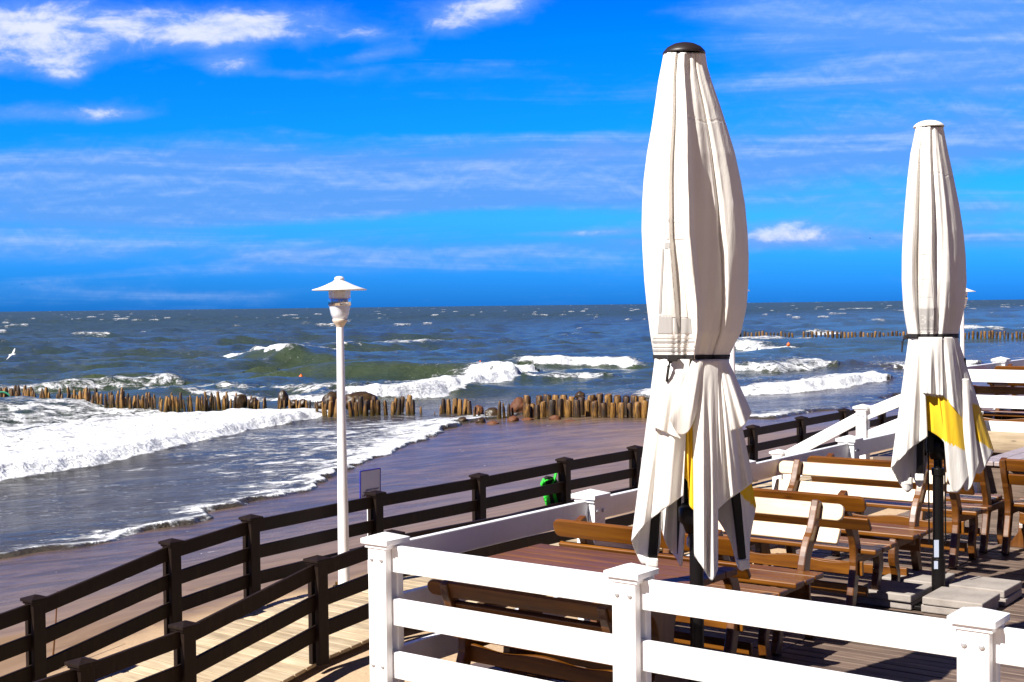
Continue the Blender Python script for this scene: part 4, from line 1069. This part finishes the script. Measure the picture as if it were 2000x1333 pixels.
# green bag hanging on the dark fence
def bag():
    aB = AO - 0.10
    W_ = lambda x, y, o=0.0: at_a(x, y, aB - o)
    org = W_(1092, 905)
    root = thing('beach_bag', 'bright green and black beach bag hanging from a post of the dark fence', 'bag', org)
    prof = [(1057,945,1071,1000),(1062,935,1078,1000),(1068,930,1086,996),(1076,931,1092,993),(1084,934,1098,990),(1088,940,1101,985)]
    mb = MB(); rows = []
    for i in range(13):
        v = i/12; row = []
        for j, (xa, ya, xb, yb) in enumerate(prof):
            u = j/5; row.append(W_(xa+(xb-xa)*v, ya+(yb-ya)*v, -0.02 + 0.05*math.sin(u*math.pi)*math.sin(v*math.pi) + 0.02*math.sin(u*9+v*7)))
        rows.append(row)
    mb.grid(rows, mfun=lambda i, j: 1 if (i >= 5 and j in (1, 3)) or (i < 5 and j in (1, 2, 3)) or (i in (2, 3) and j == 4) else 0)
    bd = mb.build('bag_body', [M['green'], M['bagblack']], root, org, smooth=True, solid=0.03)
    cu = bpy.data.curves.new('t', 'FONT'); cu.body = 'OT S'; cu.size = 11.5
    to = bpy.data.objects.new('t', cu); C.objects.link(to); tm = bpy.data.meshes.new_from_object(to.evaluated_get(bpy.context.evaluated_depsgraph_get()))
    an = R(62); mb = MB()
    mb.add([W_(1060.5 + v.co.x*math.cos(an) + v.co.y*math.sin(an)*1.0, 974 + v.co.x*math.sin(an) - v.co.y*math.cos(an), -0.075) for v in tm.vertices], [tuple(p_.vertices) for p_ in tm.polygons])
    mb.build('lettering', M['bagblack'], bd, org); bpy.data.objects.remove(to)
    mb = MB(); mb.tube([W_(1060,948),W_(1064,940,-.03),W_(1075,936,-.03),W_(1082,934,-.03)], 0.012, 8); mb.tube([W_(1074,952,-.04),W_(1082,940,-.05),W_(1088,920,-.05),W_(1091,902,-.02),W_(1097,899,.0),W_(1104,902,.0)], 0.016, 8)
    mb.tube([W_(1082,938,.03),W_(1086,918,.03),W_(1091,900,.03),W_(1098,899,.02)], 0.014, 8); mb.build('strap', M['green'], root, org, smooth=True)
bag()

# gulls
def bird(p, s, yaw, label, mt1, mt2, bank=0.0, name='seagull'):
    root = thing(name, label, 'bird', p, yaw, 'birds over the sea')
    mb = MB(); mb.tube([(0,-.5,.0),(0,-.42,.02),(0,-.25,.03),(0,0,.02),(0,.22,.03),(0,.34,.05),(0,.42,.05),(0,.47,.045)], [v*1.0 for v in (.01,.05,.085,.105,.08,.055,.04,.008)], 12)
    bd = mb.build('body', mt1, root, smooth=True)
    mb = MB(); mb.add([(-.07,-.36,.02),(.07,-.36,.02),(.10,-.62,.01),(-.10,-.62,.01)], [(0,1,2,3)]); mb.build('tail', mt1, root, solid=0.012)
    for sg in (-1, 1):
        sec = [(0.06,.12,-.16,.04),(.35,.20,-.10,.20),(.62,.14,-.10,.24),(.9,-.02,-.16,.20),(1.15,-.22,-.26,.13)]
        rows = [[(sg*x, f_ + (b_-f_)*t, z + 0.03*math.sin(t*3.14)) for t in (0,.33,.66,1)] for x, f_, b_, z in sec]
        mb = MB(); mb.grid(rows); mb.build('wing', mt2, root, smooth=True, solid=0.014)
    root.scale = (s, s, s); root.rotation_euler = (0.1, bank, yaw); return root
bird(at_y(25, 693, 62), 0.36, R(-105), 'white seagull skimming low over the waves at the left edge', M['gull'], M['gull'], bank=R(38))
bird(at_y(1699, 466, 210), 0.30, R(70), 'tiny dark bird in the sky between the two umbrellas', M['birdd'], M['birdd'], 0.2, 'distant_bird')
bird(at_y(1993, 508, 260), 0.26, R(80), 'tiny dark bird in the sky at the right edge', M['birdd'], M['birdd'], -0.2, 'distant_bird')
bird(at_y(43, 556, 260), 0.26, R(80), 'tiny dark bird low in the sky at the left edge', M['birdd'], M['birdd'], 0.3, 'distant_bird')

# ------------------------------------------------------------------ sky and sun
EL = R(43); SUNV = Vector((-0.765, -0.644, 0)).normalized()*math.cos(EL) + Z*math.sin(EL)
sd = bpy.data.lights.new('sun', 'SUN'); sd.energy = 5.0; sd.angle = R(0.5); sd.color = (1.0, 0.955, 0.89)
so = bpy.data.objects.new('sun', sd); C.objects.link(so); so.rotation_euler = SUNV.to_track_quat('Z', 'Y').to_euler(); so.location = SUNV*50

w = bpy.data.worlds.new('World'); scene.world = w; w.use_nodes = True
nt = NT(w.node_tree); bg = nt.n['Background']; 
sky = nt.new('ShaderNodeTexSky', sky_type='NISHITA'); sky.sun_disc = False; sky.sun_elevation = EL
sky.sun_rotation = math.atan2(SUNV.x, SUNV.y); sky.altitude = 0; sky.air_density = 1.0; sky.dust_density = 0.3; sky.ozone_density = 3.0
gen = nt.new('ShaderNodeTexCoord').outputs['Generated']
sp = nt.new('ShaderNodeSeparateXYZ'); nt.put(sp.inputs[0], gen); dx, dy, dz = sp.outputs
ay = nt.math('MAXIMUM', dy, 0.05)
u = nt.math('DIVIDE', dx, ay)
hyp = nt.math('SQRT', nt.math('ADD', nt.math('MULTIPLY', dx, dx), nt.math('MULTIPLY', dy, dy)))
v = nt.math('DIVIDE', dz, nt.math('MAXIMUM', ay, 0.05))
front = nt.smooth(dy, 0.15, 0.5)
# colour grade of the clear sky by height above the horizon
grade = nt.ramp(nt.math('MULTIPLY', v, 2.0, clamp=True), [(0.0, (0.018, 0.24, 1.10)), (0.05, (0.030, 0.34, 1.28)), (0.13, (0.065, 0.50, 1.45)), (0.25, (0.015, 0.50, 1.6)), (0.40, (0.0, 0.46, 1.75)), (0.52, (0.0, 0.33, 1.6)), (1.0, (0.02, 0.35, 1.4))])
mul = nt.new('ShaderNodeMix', data_type='RGBA', blend_type='MULTIPLY'); mul.inputs[0].default_value = 1.0
nt.put(mul.inputs[6], sky.outputs[0]); nt.put(mul.inputs[7], grade)
clear = mul.outputs[2]
uv = nt.new('ShaderNodeCombineXYZ'); nt.put(uv.inputs[0], u); nt.put(uv.inputs[1], v)
cu = nt.noise(nt.mapping(uv.outputs[0], (7, 22, 1)), 1.5, 8, 0.62, 0.5)
cv = nt.noise(nt.mapping(uv.outputs[0], (3.2, 36, 1), (0,0,0), (3,1,0)), 1.1, 6, 0.55, 0.6)
cf = nt.noise(nt.mapping(uv.outputs[0], (22, 40, 1), (0,0,0), (1,5,0)), 1.3, 7, 0.62, 0.3)
def blob(px, py, sx, sy, tilt=0.0):
    u0 = (px-1000)/F; v0 = (597 - py)/F
    du = nt.math('SUBTRACT', u, u0); dv = nt.math('SUBTRACT', nt.math('SUBTRACT', v, v0), nt.math('MULTIPLY', du, tilt))
    a_ = nt.math('DIVIDE', du, sx/F); b_ = nt.math('DIVIDE', dv, sy/F)
    e = nt.math('ADD', nt.math('MULTIPLY', a_, a_), nt.math('MULTIPLY', b_, b_))
    return nt.math('POWER', 2.718, nt.math('MULTIPLY', e, -1.0))
def total(lst):
    acc = None
    for px, py, sx, sy, wgt, *tl in lst:
        g_ = nt.math('MULTIPLY', blob(px, py, sx, sy, tl[0] if tl else 0.0), wgt)
        acc = g_ if acc is None else nt.math('ADD', acc, g_)
    return acc
puff = total([(20,30,200,65,1.1),(220,55,120,50,.7),(60,110,120,40,.7),(145,135,45,22,.8),(400,50,120,48,.95),(560,45,150,40,.95,.1),(455,122,60,22,.75),(715,68,85,20,.6),(745,106,90,17,.6,.15),
    (590,142,95,12,.55),(915,25,115,40,.95,.12),(1000,5,60,40,.6),(90,210,190,28,.62),(230,218,90,14,.5),(1560,456,140,24,.85,.02),(1520,478,220,18,.55),(1100,458,90,9,.7),(1215,456,60,11,.75),(1160,300,110,34,.6),(940,325,40,18,.5)])
veil = total([(200,320,620,52,.85,-.03),(800,340,520,52,.85,.02),(350,390,700,40,.8,0.03),(200,450,520,42,.62,-.02),(700,400,420,22,.7,.05),(1180,340,220,56,.8),(1600,320,460,60,.75),(1750,420,380,40,.5),
    (1700,70,340,80,.72,.12),(1850,170,330,95,.78),(1950,60,160,90,.7),(1900,280,260,50,.62),(1500,20,180,40,.55),(700,500,700,26,.42),(1250,480,500,20,.45),(1700,480,400,32,.5),(350,560,700,40,.25)])
dp = nt.smooth(nt.math('ADD', nt.math('MULTIPLY', puff, 0.95), nt.math('MULTIPLY', nt.math('SUBTRACT', nt.math('ADD', nt.math('MULTIPLY', cu, .5), nt.math('MULTIPLY', cf, .5)), 0.5), 1.7)), 0.16, 1.25)
dv_ = nt.smooth(nt.math('ADD', nt.math('MULTIPLY', veil, 0.85), nt.math('MULTIPLY', nt.math('SUBTRACT', nt.math('ADD', nt.math('MULTIPLY', cv, .8), nt.math('MULTIPLY', cf, .2)), 0.5), 1.8)), 0.08, 0.80)
CK = 10.0
lav = (0.155*CK/1.0, 0.355*CK, 0.80*CK, 1); wht = (0.58*CK, 0.61*CK, 0.70*CK, 1)
W_ = nt.new('ShaderNodeMath')
cvs = nt.noise(nt.mapping(uv.outputs[0], (3.2, 36, 1), (0,0,0), (3, 1.20, 0)), 1.1, 6, 0.55, 0.6)
cfs = nt.noise(nt.mapping(uv.outputs[0], (22, 40, 1), (0,0,0), (1, 5.16, 0)), 1.3, 7, 0.62, 0.3)
relief = nt.math('ADD', nt.math('MULTIPLY', nt.math('SUBTRACT', cv, cvs), 1.6), nt.math('MULTIPLY', nt.math('SUBTRACT', cf, cfs), 0.9))
veilc = nt.mix(nt.smooth(relief, -0.16, 0.62), (0.085*CK, 0.255*CK, 0.64*CK, 1), (0.29*CK, 0.42*CK, 0.70*CK, 1))
c1 = nt.mix(nt.math('MULTIPLY', nt.math('MULTIPLY', dv_, 0.90), front), clear, veilc)
puffc = nt.mix(nt.smooth(nt.math('ADD', dp, nt.math('MULTIPLY', nt.math('ADD', nt.math('SUBTRACT', cf, .5), nt.math('MULTIPLY', relief, 0.8)), 1.0)), 0.42, 1.25), (0.15*CK, 0.29*CK, 0.66*CK, 1), wht)
c2 = nt.mix(nt.math('MULTIPLY', nt.math('MULTIPLY', dp, 0.95), front), c1, puffc)
# broken cloud added out of view, overhead and behind the viewer, for neutral fill
cn = nt.noise(nt.mapping(gen, (2.2, 2.2, 3.0)), 1.5, 6, 0.6, 0.4)
back = nt.math('MULTIPLY', nt.smooth(cn, 0.36, 0.60), nt.math('SUBTRACT', 1.0, nt.smooth(nt.math('SUBTRACT', dy, nt.math('MULTIPLY', dz, 0.7)), 0.0, 0.45)))
c3 = nt.mix(nt.math('MULTIPLY', back, 0.85), c2, (0.20*CK, 0.175*CK, 0.165*CK, 1))
dim = nt.math('MULTIPLY', nt.mixf(nt.smooth(dz, 0.26, 0.62), 1.0, 0.26), nt.mixf(nt.smooth(dy, 0.35, -0.25), 1.0, 0.42))
dm = nt.new('ShaderNodeVectorMath', operation='SCALE'); nt.put(dm.inputs[0], c3); nt.put(dm.inputs['Scale'], dim)
nt.put(bg.inputs[0], dm.outputs[0]); bg.inputs[1].default_value = 0.073

vs = scene.view_settings; scene.display_settings.display_device = 'sRGB'
vs.view_transform = 'Standard'; vs.look = 'None'; vs.gamma = 1.0; vs.exposure = 1.0
scene.cycles.max_bounces = 8; scene.cycles.caustics_reflective = False; scene.cycles.caustics_refractive = False
scene.cycles.use_denoising = True
